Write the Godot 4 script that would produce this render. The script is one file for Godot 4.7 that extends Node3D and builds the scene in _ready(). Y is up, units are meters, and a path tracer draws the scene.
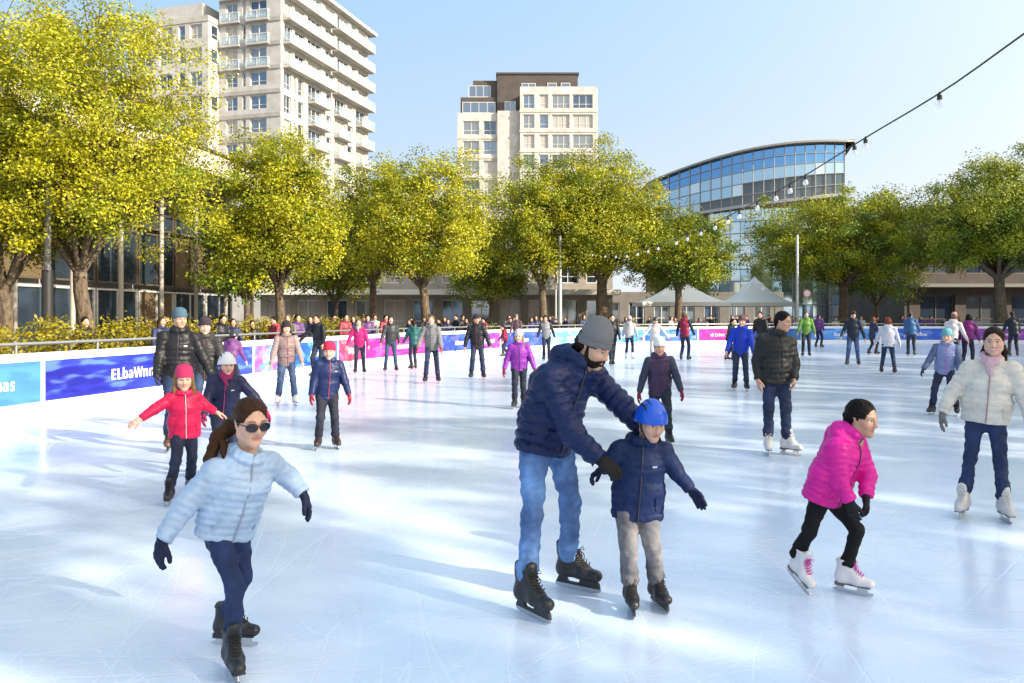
extends Node3D
# An open-air ice rink in a city square, late on a bright autumn day.

var used := {}
var mats := {}
var texs := {}
var cache := {}

func _ready() -> void:
	setup_view()
	build_ground()
	build_boards()
	build_buildings()
	build_trees()
	build_furniture()
	build_people()

func setup_view() -> void:
	var cam := Camera3D.new()
	cam.name = "camera"
	add_child(cam)
	cam.position = Vector3(0, 1.7, 0)
	var near := 0.1
	cam.set_frustum(683.0 / 800.0 * near, Vector2(0, -25.5 / 800.0 * near), near, 900.0)
	cam.current = true
	var env := Environment.new()
	env.background_mode = Environment.BG_SKY
	env.tonemap_mode = Environment.TONE_MAPPER_LINEAR
	env.tonemap_exposure = 1.78
	env.sdfgi_enabled = true
	env.ssao_enabled = true
	env.ssil_enabled = true
	var sky := Sky.new()
	var sm := ProceduralSkyMaterial.new()
	sm.sky_top_color = Color(0.415, 0.615, 0.765)
	sm.sky_horizon_color = Color(0.738, 0.752, 0.776)
	sm.sky_curve = 0.22
	sm.ground_bottom_color = Color(0.45, 0.46, 0.48)
	sm.ground_horizon_color = Color(0.80, 0.86, 0.92)
	sm.sun_angle_max = 150.0
	sm.sun_curve = 0.62
	sky.sky_material = sm
	env.sky = sky
	var we := WorldEnvironment.new()
	we.name = "environment"
	we.environment = env
	add_child(we)
	var sun := DirectionalLight3D.new()
	sun.name = "sun"
	add_child(sun)
	var el := deg_to_rad(23.0)
	var to_sun := Vector3(0.86 * cos(el), sin(el), 0.51 * cos(el))
	sun.look_at_from_position(Vector3.ZERO, -to_sun, Vector3.UP)
	sun.light_color = Color(1.0, 0.945, 0.86)
	sun.light_energy = 1.6
	sun.light_angular_distance = 0.6
	sun.shadow_enabled = true

# ------------------------------------------------------------------ naming
func numbered(n: String) -> String:
	used[n] = used.get(n, 0) + 1
	return n if used[n] == 1 else "%s_%03d" % [n, used[n] - 1]

func thing(called: String, label: String, category: String, at := Vector3.ZERO, group := "") -> Node3D:
	var o := Node3D.new()
	o.name = numbered(called)
	add_child(o)
	o.position = at
	o.set_meta("label", label)
	o.set_meta("category", category)
	if group != "":
		o.set_meta("group", group)
	return o

func part(called: String, mesh: Mesh, mat: Material, parent: Node, xf := Transform3D.IDENTITY) -> MeshInstance3D:
	var o := MeshInstance3D.new()
	o.name = called
	o.mesh = mesh
	if mat:
		o.material_override = mat
	o.transform = xf
	parent.add_child(o, true)
	return o

func struct(called: String, mesh: Mesh, mat: Material) -> MeshInstance3D:
	var o := part(numbered(called), mesh, mat, self)
	o.set_meta("kind", "structure")
	return o

func P(x: float, y: float, depth: float) -> Vector3:
	return Vector3(x, y, -depth)

func lin(r: float, g: float, b: float) -> Color:
	return Color(r, g, b).linear_to_srgb()

# ------------------------------------------------------------------ geometry
class Geo:
	var v := PackedVector3Array()
	var n := PackedVector3Array()
	var u := PackedVector2Array()
	var c := PackedColorArray()
	var i := PackedInt32Array()
	func add(g: Geo, xf: Transform3D, col = null) -> void:
		var b := v.size()
		var nb := xf.basis.orthonormalized()
		var flip := xf.basis.determinant() < 0.0
		for k in g.v.size():
			v.append(xf * g.v[k])
			n.append(nb * g.n[k])
		if col != null:
			for k in g.v.size():
				c.append(col)
		elif g.c.size() == g.v.size():
			c.append_array(g.c)
		if flip:
			for k in range(0, g.i.size(), 3):
				i.append(g.i[k] + b); i.append(g.i[k + 2] + b); i.append(g.i[k + 1] + b)
		else:
			for k in g.i.size():
				i.append(g.i[k] + b)
	func face(a: Vector3, b: Vector3, cc: Vector3, d: Vector3) -> void:
		# corners clockwise as seen from the front
		var nn := (cc - a).cross(b - a)
		nn = nn.normalized()
		if nn.length() < 0.5:
			nn = (d - a).cross(cc - a).normalized()
		var k := v.size()
		v.append(a); v.append(b); v.append(cc); v.append(d)
		for _q in 4:
			n.append(nn)
		u.append(Vector2(0, 1)); u.append(Vector2(0, 0)); u.append(Vector2(1, 0)); u.append(Vector2(1, 1))
		i.append(k); i.append(k + 1); i.append(k + 2); i.append(k); i.append(k + 2); i.append(k + 3)
	func box(xf: Transform3D, s: Vector3) -> void:
		var h := s * 0.5
		var p := []
		for q in 8:
			p.append(xf * Vector3(h.x if q & 1 else -h.x, h.y if q & 2 else -h.y, h.z if q & 4 else -h.z))
		face(p[4], p[6], p[7], p[5])
		face(p[1], p[3], p[2], p[0])
		face(p[5], p[7], p[3], p[1])
		face(p[0], p[2], p[6], p[4])
		face(p[6], p[2], p[3], p[7])
		face(p[0], p[4], p[5], p[1])
	func bx(center: Vector3, s: Vector3, yaw := 0.0) -> void:
		box(Transform3D(Basis(Vector3.UP, yaw), center), s)
	func beam(a: Vector3, b: Vector3, w: float, h: float) -> void:
		var d := b - a
		var z := d.normalized()
		var x := Vector3.UP.cross(z)
		x = x.normalized() if x.length() > 0.01 else Vector3.RIGHT
		box(Transform3D(Basis(x, z.cross(x), z), (a + b) * 0.5), Vector3(w, h, d.length()))
	func tube(pts: Array, rad: Array, seg := 8, caps := true) -> void:
		var b := v.size()
		var m := pts.size()
		var x := Vector3.ZERO
		for k in m:
			var t: Vector3 = (pts[mini(k + 1, m - 1)] - pts[maxi(k - 1, 0)]).normalized()
			if k == 0:
				x = t.cross(Vector3.UP if absf(t.y) < 0.9 else Vector3.RIGHT).normalized()
			else:
				x = (x - t * x.dot(t)).normalized()
			var y := t.cross(x)
			for s in seg:
				var an := TAU * s / seg
				var nn := x * cos(an) + y * sin(an)
				v.append(pts[k] + nn * rad[k])
				n.append(nn)
				u.append(Vector2(float(s) / seg, float(k) / m))
		for k in m - 1:
			for s in seg:
				var s2 := (s + 1) % seg
				var q := b + k * seg
				i.append(q + s); i.append(q + seg + s); i.append(q + s2)
				i.append(q + s2); i.append(q + seg + s); i.append(q + seg + s2)
		if caps:
			for e in 2:
				var k := 0 if e == 0 else m - 1
				var t: Vector3 = (pts[1] - pts[0]) if e == 0 else (pts[m - 1] - pts[m - 2])
				t = t.normalized() * (-1.0 if e == 0 else 1.0)
				var cb := v.size()
				v.append(pts[k]); n.append(t); u.append(Vector2.ZERO)
				for s in seg:
					v.append(v[b + k * seg + s]); n.append(t); u.append(Vector2.ZERO)
				for s in seg:
					var s2 := (s + 1) % seg
					i.append(cb)
					if e == 0:
						i.append(cb + 1 + s); i.append(cb + 1 + s2)
					else:
						i.append(cb + 1 + s2); i.append(cb + 1 + s)
	# rings of equal length, joined; ring(k, s) gives the point
	func sheet(rows: int, cols: int, at: Callable, closed: bool) -> void:
		var b := v.size()
		for r in rows:
			for s in cols:
				v.append(at.call(r, s))
				n.append(Vector3.ZERO)
				u.append(Vector2(float(s) / maxi(cols - 1, 1), float(r) / maxi(rows - 1, 1)))
		for r in rows - 1:
			for s in (cols if closed else cols - 1):
				var s2 := (s + 1) % cols
				var p := b + r * cols
				var t := [p + s, p + cols + s, p + s2, p + s2, p + cols + s, p + cols + s2]
				for q in t:
					i.append(q)
				var nn := (v[t[2]] - v[t[0]]).cross(v[t[1]] - v[t[0]]) + (v[t[5]] - v[t[3]]).cross(v[t[4]] - v[t[3]])
				nn = -nn
				for q in [p + s, p + s2, p + cols + s, p + cols + s2]:
					n[q] += nn
		for k in range(b, v.size()):
			n[k] = -n[k].normalized()
	func mesh() -> ArrayMesh:
		var a := []
		a.resize(Mesh.ARRAY_MAX)
		a[Mesh.ARRAY_VERTEX] = v
		a[Mesh.ARRAY_NORMAL] = n
		if u.size() == v.size():
			a[Mesh.ARRAY_TEX_UV] = u
		if c.size() == v.size():
			a[Mesh.ARRAY_COLOR] = c
		a[Mesh.ARRAY_INDEX] = i
		var m := ArrayMesh.new()
		m.add_surface_from_arrays(Mesh.PRIMITIVE_TRIANGLES, a)
		return m

# distances on a grid, meshed as surface nets
class Field:
	var o: Vector3
	var c: float
	var nx: int
	var ny: int
	var nz: int
	var d := PackedFloat32Array()
	func _init(lo: Vector3, hi: Vector3, cell: float) -> void:
		c = cell
		o = lo
		nx = int(ceil((hi.x - lo.x) / c)) + 2
		ny = int(ceil((hi.y - lo.y) / c)) + 2
		nz = int(ceil((hi.z - lo.z) / c)) + 2
		d.resize(nx * ny * nz)
		d.fill(1000.0)
	func bone(a: Vector3, b: Vector3, ra: float, rb: float, k: float, side := Vector3.ZERO, ks := 1.0, cut := 0, qa := 0.0, qs := 0.05, ph := 0.0) -> void:
		var ab := b - a
		var L := ab.length()
		var L2 := maxf(L * L, 1e-9)
		var m := maxf(ra, rb) * maxf(ks, 1.0) + k * 0.5 + c * 2.5 + qa
		var x0 := clampi(int((minf(a.x, b.x) - m - o.x) / c), 0, nx - 1)
		var x1 := clampi(int((maxf(a.x, b.x) + m - o.x) / c) + 1, 0, nx - 1)
		var y0 := clampi(int((minf(a.y, b.y) - m - o.y) / c), 0, ny - 1)
		var y1 := clampi(int((maxf(a.y, b.y) + m - o.y) / c) + 1, 0, ny - 1)
		var z0 := clampi(int((minf(a.z, b.z) - m - o.z) / c), 0, nz - 1)
		var z1 := clampi(int((maxf(a.z, b.z) + m - o.z) / c) + 1, 0, nz - 1)
		var inv := 1.0 / ks - 1.0
		var dr := rb - ra
		var abn := ab / L2
		var k4 := 0.25 / maxf(k, 1e-6)
		var w := PI / qs
		for iz in range(z0, z1 + 1):
			for iy in range(y0, y1 + 1):
				var i := (iz * ny + iy) * nx + x0
				var p0 := Vector3(o.x + x0 * c, o.y + iy * c, o.z + iz * c) - a
				for ix in x1 - x0 + 1:
					var p := p0
					p.x += ix * c
					if inv != 0.0:
						p += side * (p.dot(side) * inv)
					var t0 := p.dot(abn)
					var t := clampf(t0, 0.0, 1.0)
					var val := (p - ab * t).length() - ra - dr * t
					if qa > 0.0:
						val -= qa * sqrt(absf(sin((t0 * L + ph + 0.006 * sin(p.x * 31.0 + p.z * 23.0)) * w)))
					if cut > 0:
						if cut & 1:
							val = maxf(val, -t0 * L)
						if cut & 2:
							val = maxf(val, (t0 - 1.0) * L)
					var e := d[i]
					var h := k - absf(val - e)
					if val < e:
						e = val
					if h > 0.0:
						e -= h * h * k4
					d[i] = e
					i += 1
	func ell(q: Vector3, r: Vector3, k: float, carve := false) -> void:
		var m := k + c * 2.5
		var x0 := clampi(int((q.x - r.x - m - o.x) / c), 0, nx - 1)
		var x1 := clampi(int((q.x + r.x + m - o.x) / c) + 1, 0, nx - 1)
		var y0 := clampi(int((q.y - r.y - m - o.y) / c), 0, ny - 1)
		var y1 := clampi(int((q.y + r.y + m - o.y) / c) + 1, 0, ny - 1)
		var z0 := clampi(int((q.z - r.z - m - o.z) / c), 0, nz - 1)
		var z1 := clampi(int((q.z + r.z + m - o.z) / c) + 1, 0, nz - 1)
		var k4 := 0.25 / maxf(k, 1e-6)
		for iz in range(z0, z1 + 1):
			for iy in range(y0, y1 + 1):
				var i := (iz * ny + iy) * nx + x0
				for ix in range(x0, x1 + 1):
					var p := Vector3(o.x + ix * c, o.y + iy * c, o.z + iz * c) - q
					var pr := p / r
					var k0 := pr.length()
					var k1 := (pr / r).length()
					var val := k0 * (k0 - 1.0) / maxf(k1, 1e-6)
					var e := d[i]
					if carve:
						val = -val
						var h := k - absf(val - e)
						if val > e:
							e = val
						if h > 0.0:
							e += h * h * k4
					else:
						var h := k - absf(val - e)
						if val < e:
							e = val
						if h > 0.0:
							e -= h * h * k4
					d[i] = e
					i += 1
	func plane(pt: Vector3, nn: Vector3) -> void:
		# keeps what lies behind the plane
		for iz in nz:
			for iy in ny:
				var i := (iz * ny + iy) * nx
				for ix in nx:
					var val := (Vector3(o.x + ix * c, o.y + iy * c, o.z + iz * c) - pt).dot(nn)
					if val > d[i]:
						d[i] = val
					i += 1
	func rough(noise: FastNoiseLite, amp: float, sc: Vector3) -> void:
		var lim := c * 2.0 + amp * 2.0
		for iz in nz:
			for iy in ny:
				var i := (iz * ny + iy) * nx
				for ix in nx:
					if absf(d[i]) < lim:
						d[i] += amp * noise.get_noise_3d((o.x + ix * c) * sc.x, (o.y + iy * c) * sc.y, (o.z + iz * c) * sc.z)
					i += 1
	# ridges that run from the brow to the back of the head (combed) or from the crown down (hanging)
	func strands(noise: FastNoiseLite, amp: float, combed: bool) -> void:
		var lim := c * 2.0 + amp * 2.0
		for iz in nz:
			for iy in ny:
				var i := (iz * ny + iy) * nx
				for ix in nx:
					if absf(d[i]) < lim:
						var p := o + Vector3(ix, iy, iz) * c
						var an := atan2(p.y + 0.02, p.x) if combed else atan2(p.x, p.z + 0.03)
						var run := p.z if combed else p.y
						d[i] += amp * (noise.get_noise_2d(an * 34.0, run * 14.0) + 0.7 * noise.get_noise_2d(an * 11.0 + 50.0, run * 7.0))
					i += 1
	func at(p: Vector3) -> float:
		var ix := clampi(int(round((p.x - o.x) / c)), 0, nx - 1)
		var iy := clampi(int(round((p.y - o.y) / c)), 0, ny - 1)
		var iz := clampi(int(round((p.z - o.z) / c)), 0, nz - 1)
		return d[(iz * ny + iy) * nx + ix]
	func out(p: Vector3, dir: Vector3) -> Vector3:
		var q := p
		for k in 90:
			if at(q) > 0.0:
				break
			q += dir * c * 0.5
		return q
	func net() -> Geo:
		var g := Geo.new()
		var ids := {}
		var lim := c * 4.0
		var sy := nx
		var sz := nx * ny
		for iz in nz - 1:
			for iy in ny - 1:
				var i := (iz * ny + iy) * nx - 1
				for ix in nx - 1:
					i += 1
					var a0 := d[i]
					if absf(a0) > lim:
						continue
					var a1 := d[i + 1]
					var a2 := d[i + sy]
					var a3 := d[i + sy + 1]
					var a4 := d[i + sz]
					var a5 := d[i + sz + 1]
					var a6 := d[i + sz + sy]
					var a7 := d[i + sz + sy + 1]
					var inn := int(a0 < 0.0) + int(a1 < 0.0) + int(a2 < 0.0) + int(a3 < 0.0) + int(a4 < 0.0) + int(a5 < 0.0) + int(a6 < 0.0) + int(a7 < 0.0)
					if inn == 0 or inn == 8:
						continue
					var s := Vector3.ZERO
					var m := 0
					if (a0 < 0.0) != (a1 < 0.0): s += Vector3(a0 / (a0 - a1), 0, 0); m += 1
					if (a2 < 0.0) != (a3 < 0.0): s += Vector3(a2 / (a2 - a3), 1, 0); m += 1
					if (a4 < 0.0) != (a5 < 0.0): s += Vector3(a4 / (a4 - a5), 0, 1); m += 1
					if (a6 < 0.0) != (a7 < 0.0): s += Vector3(a6 / (a6 - a7), 1, 1); m += 1
					if (a0 < 0.0) != (a2 < 0.0): s += Vector3(0, a0 / (a0 - a2), 0); m += 1
					if (a1 < 0.0) != (a3 < 0.0): s += Vector3(1, a1 / (a1 - a3), 0); m += 1
					if (a4 < 0.0) != (a6 < 0.0): s += Vector3(0, a4 / (a4 - a6), 1); m += 1
					if (a5 < 0.0) != (a7 < 0.0): s += Vector3(1, a5 / (a5 - a7), 1); m += 1
					if (a0 < 0.0) != (a4 < 0.0): s += Vector3(0, 0, a0 / (a0 - a4)); m += 1
					if (a1 < 0.0) != (a5 < 0.0): s += Vector3(1, 0, a1 / (a1 - a5)); m += 1
					if (a2 < 0.0) != (a6 < 0.0): s += Vector3(0, 1, a2 / (a2 - a6)); m += 1
					if (a3 < 0.0) != (a7 < 0.0): s += Vector3(1, 1, a3 / (a3 - a7)); m += 1
					var nn := Vector3(a1 + a3 + a5 + a7 - a0 - a2 - a4 - a6, a2 + a3 + a6 + a7 - a0 - a1 - a4 - a5, a4 + a5 + a6 + a7 - a0 - a1 - a2 - a3)
					ids[i] = g.v.size()
					g.v.append(o + (Vector3(ix, iy, iz) + s / m) * c)
					g.n.append(nn.normalized())
		for i in ids:
			var neg: bool = d[i] < 0.0
			# edge along x, y, z from this corner
			if neg != (d[i + 1] < 0.0) and ids.has(i - sy) and ids.has(i - sz) and ids.has(i - sy - sz):
				quad(g, ids[i], ids[i - sy], ids[i - sy - sz], ids[i - sz], neg)
			if neg != (d[i + sy] < 0.0) and ids.has(i - 1) and ids.has(i - sz) and ids.has(i - 1 - sz):
				quad(g, ids[i], ids[i - sz], ids[i - sz - 1], ids[i - 1], neg)
			if neg != (d[i + sz] < 0.0) and ids.has(i - 1) and ids.has(i - sy) and ids.has(i - 1 - sy):
				quad(g, ids[i], ids[i - 1], ids[i - 1 - sy], ids[i - sy], neg)
		return g
	func quad(g: Geo, a: int, b: int, e: int, f: int, neg: bool) -> void:
		if neg:
			g.i.append(a); g.i.append(e); g.i.append(b); g.i.append(a); g.i.append(f); g.i.append(e)
		else:
			g.i.append(a); g.i.append(b); g.i.append(e); g.i.append(a); g.i.append(e); g.i.append(f)

# ------------------------------------------------------------------ materials
func noise_tex(key: String, freq: float, lo: Color, hi: Color, normal := false, strength := 4.0, size := 256, kind := 3, oct := 4) -> NoiseTexture2D:
	if texs.has(key):
		return texs[key]
	var f := FastNoiseLite.new()
	f.seed = key.hash() % 1000
	f.frequency = freq
	f.noise_type = kind
	f.fractal_octaves = oct
	var t := NoiseTexture2D.new()
	t.width = size
	t.height = size
	t.seamless = true
	t.noise = f
	if normal:
		t.as_normal_map = true
		t.bump_strength = strength
	else:
		var g := Gradient.new()
		g.set_color(0, lo)
		g.set_color(1, hi)
		t.color_ramp = g
	texs[key] = t
	return t

func mat(key: String, col: Color, rough := 0.8, tex := "", metallic := 0.0) -> StandardMaterial3D:
	if mats.has(key):
		return mats[key]
	var m := StandardMaterial3D.new()
	m.resource_name = key
	m.albedo_color = col
	m.roughness = rough
	m.metallic = metallic
	if tex != "":
		m.uv1_triplanar = true
		match tex:
			"cloth":
				m.albedo_texture = noise_tex("cloth_tone", 0.02, Color(0.80, 0.80, 0.80), Color(1, 1, 1))
				m.normal_enabled = true
				m.normal_texture = noise_tex("cloth_creases", 0.016, Color.BLACK, Color.WHITE, true, 5.0)
				m.normal_scale = 0.7
				m.uv1_scale = Vector3(2.6, 2.6, 2.6)
				m.metallic_specular = 0.35
			"denim":
				m.albedo_texture = noise_tex("denim_wear", 0.014, Color(0.42, 0.44, 0.50), Color(1.0, 1.0, 1.0))
				m.normal_enabled = true
				m.normal_texture = noise_tex("denim_creases", 0.013, Color.BLACK, Color.WHITE, true, 6.0)
				m.normal_scale = 0.8
				m.uv1_scale = Vector3(2.2, 1.5, 2.2)
			"knit":
				m.normal_enabled = true
				m.normal_texture = noise_tex("knit_loops", 0.09, Color.BLACK, Color.WHITE, true, 5.0)
				m.uv1_scale = Vector3(4, 4, 4)
			"hair":
				m.albedo_texture = noise_tex("hair_tone", 0.02, Color(0.7, 0.7, 0.7), Color(1.0, 1.0, 1.0))
				m.uv1_scale = Vector3(5, 1.5, 5)
				m.metallic_specular = 0.25
			"wall":
				m.albedo_texture = noise_tex("wall_stain", 0.012, Color(0.82, 0.81, 0.79), Color(1, 1, 1), false, 0, 512)
				m.uv1_world_triplanar = true
				m.uv1_scale = Vector3(0.13, 0.13, 0.13)
			"bark":
				m.albedo_texture = noise_tex("bark_tone", 0.03, Color(0.45, 0.43, 0.4), Color(1.1, 1.08, 1.02))
				m.normal_enabled = true
				m.normal_texture = noise_tex("bark_ridges", 0.05, Color.BLACK, Color.WHITE, true, 10.0)
				m.uv1_scale = Vector3(1.8, 0.45, 1.8)
			"leather":
				m.normal_enabled = true
				m.normal_texture = noise_tex("leather_grain", 0.05, Color.BLACK, Color.WHITE, true, 2.5)
				m.uv1_scale = Vector3(5, 5, 5)
	mats[key] = m
	return m

func tinted(key: String, rough := 0.8) -> StandardMaterial3D:
	var m := mat(key, Color.WHITE, rough)
	m.vertex_color_use_as_albedo = true
	return m

# ------------------------------------------------------------------ the ground and the ice
var board_pts: PackedVector2Array   # x, depth along the foot of the boards

func spline(ctrl: Array, step: float) -> PackedVector2Array:
	var c := Curve2D.new()
	for k in ctrl.size():
		var a: Vector2 = ctrl[maxi(k - 1, 0)]
		var b: Vector2 = ctrl[mini(k + 1, ctrl.size() - 1)]
		var t := (b - a) / 6.0
		c.add_point(ctrl[k], -t, t)
	var r := PackedVector2Array()
	var L := c.get_baked_length()
	var m := int(round(L / step))
	for k in m + 1:
		r.append(c.sample_baked(L * k / m))
	return r

func ice_images() -> Array:
	var r := RandomNumberGenerator.new()
	r.seed = 11
	var n := 1024
	var im := Image.create(n, n, false, Image.FORMAT_RGB8)
	var hm := Image.create(n, n, false, Image.FORMAT_L8)
	var f := FastNoiseLite.new()
	f.seed = 5
	f.frequency = 0.006
	f.fractal_octaves = 5
	var cl := f.get_seamless_image(n, n)
	for y in n:
		for x in n:
			var v := cl.get_pixel(x, y).r
			im.set_pixel(x, y, Color(0.86 + 0.13 * v, 0.90 + 0.09 * v, 0.95 + 0.04 * v))
	hm.fill(Color(0.6, 0.6, 0.6))
	for k in 1000:
		var p := Vector2(r.randf() * n, r.randf() * n)
		var an := r.randf() * TAU
		var bend := r.randfn(0.0, 0.0014)
		var ln := int(r.randf_range(60, 420))
		var br := r.randf_range(0.03, 0.26)
		for q in ln:
			var x := posmod(int(p.x), n)
			var y := posmod(int(p.y), n)
			var c := im.get_pixel(x, y)
			im.set_pixel(x, y, c.lerp(Color(1, 1, 1), minf(0.9, br * 3.0)))
			hm.set_pixel(x, y, Color(0.6 - br * 2.2, 0, 0))
			p += Vector2(cos(an), sin(an))
			an += bend
	return [im, hm]

func build_ground() -> void:
	var g := Geo.new()
	g.face(P(-500, -0.02, -300), P(-500, -0.02, 800), P(500, -0.02, 800), P(500, -0.02, -300))
	var pm := mat("paving", lin(0.27, 0.25, 0.23), 0.85, "wall")
	struct("ground", g.mesh(), pm)
	var ctrl := [Vector2(-8.6, -16), Vector2(-9.6, -8), Vector2(-9.6, 0), Vector2(-9.1, 7), Vector2(-8.4, 13), Vector2(-7.55, 17), Vector2(-6.6, 21.5), Vector2(-5.0, 28), Vector2(-2.4, 34.5), Vector2(2.2, 41.5), Vector2(8.5, 47), Vector2(16, 49.6), Vector2(25, 50), Vector2(34, 49), Vector2(41, 46), Vector2(45, 41)]
	board_pts = spline(ctrl, 1.0)
	# the ice inside the boards
	var poly := PackedVector2Array(board_pts)
	for p in [Vector2(44.5, 36), Vector2(32, 18), Vector2(20, -3), Vector2(12, -14), Vector2(2, -18)]:
		poly.append(p)
	var tri := Geometry2D.triangulate_polygon(poly)
	var ig := Geo.new()
	for p in poly:
		ig.v.append(P(p.x, 0.0, p.y))
		ig.n.append(Vector3.UP)
		ig.u.append(p / 7.0)
	for k in range(0, tri.size(), 3):
		var a := poly[tri[k]]
		var b := poly[tri[k + 1]]
		var c := poly[tri[k + 2]]
		if (b - a).cross(c - a) > 0.0:
			ig.i.append_array([tri[k], tri[k + 2], tri[k + 1]])
		else:
			ig.i.append_array([tri[k], tri[k + 1], tri[k + 2]])
	var im := ice_images()
	var m := StandardMaterial3D.new()
	m.resource_name = "ice"
	m.albedo_color = lin(0.69, 0.785, 0.93)
	m.albedo_texture = ImageTexture.create_from_image(im[0])
	m.roughness = 0.17
	m.metallic_specular = 0.55
	m.heightmap_enabled = true
	m.heightmap_texture = ImageTexture.create_from_image(im[1])
	m.heightmap_scale = 0.25
	struct("ice", ig.mesh(), m)

# ------------------------------------------------------------------ the boards round the rink
func ad_material(idx: int, a: Color, b: Color, c: Color) -> StandardMaterial3D:
	var key := "advert_%d" % idx
	if mats.has(key):
		return mats[key]
	var f := FastNoiseLite.new()
	f.seed = 40 + idx
	f.frequency = 0.022
	f.fractal_octaves = 3
	var w := 192
	var h := 64
	var im := Image.create(w, h, false, Image.FORMAT_RGB8)
	for y in h:
		for x in w:
			var v := f.get_noise_2d(x * 0.6, y) * 1.3
			var v2 := f.get_noise_2d(x + 400.0, y * 1.5)
			var col := a.lerp(b, clampf(0.5 + v * 0.9 + (x / float(w) - 0.5) * 0.6, 0, 1))
			if v2 > 0.05:
				col = col.lerp(c, clampf((v2 - 0.05) * 1.6, 0, 0.4))
			im.set_pixel(x, y, col)
	var m := StandardMaterial3D.new()
	m.resource_name = key
	m.albedo_texture = ImageTexture.create_from_image(im)
	m.roughness = 0.35
	mats[key] = m
	return m

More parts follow.
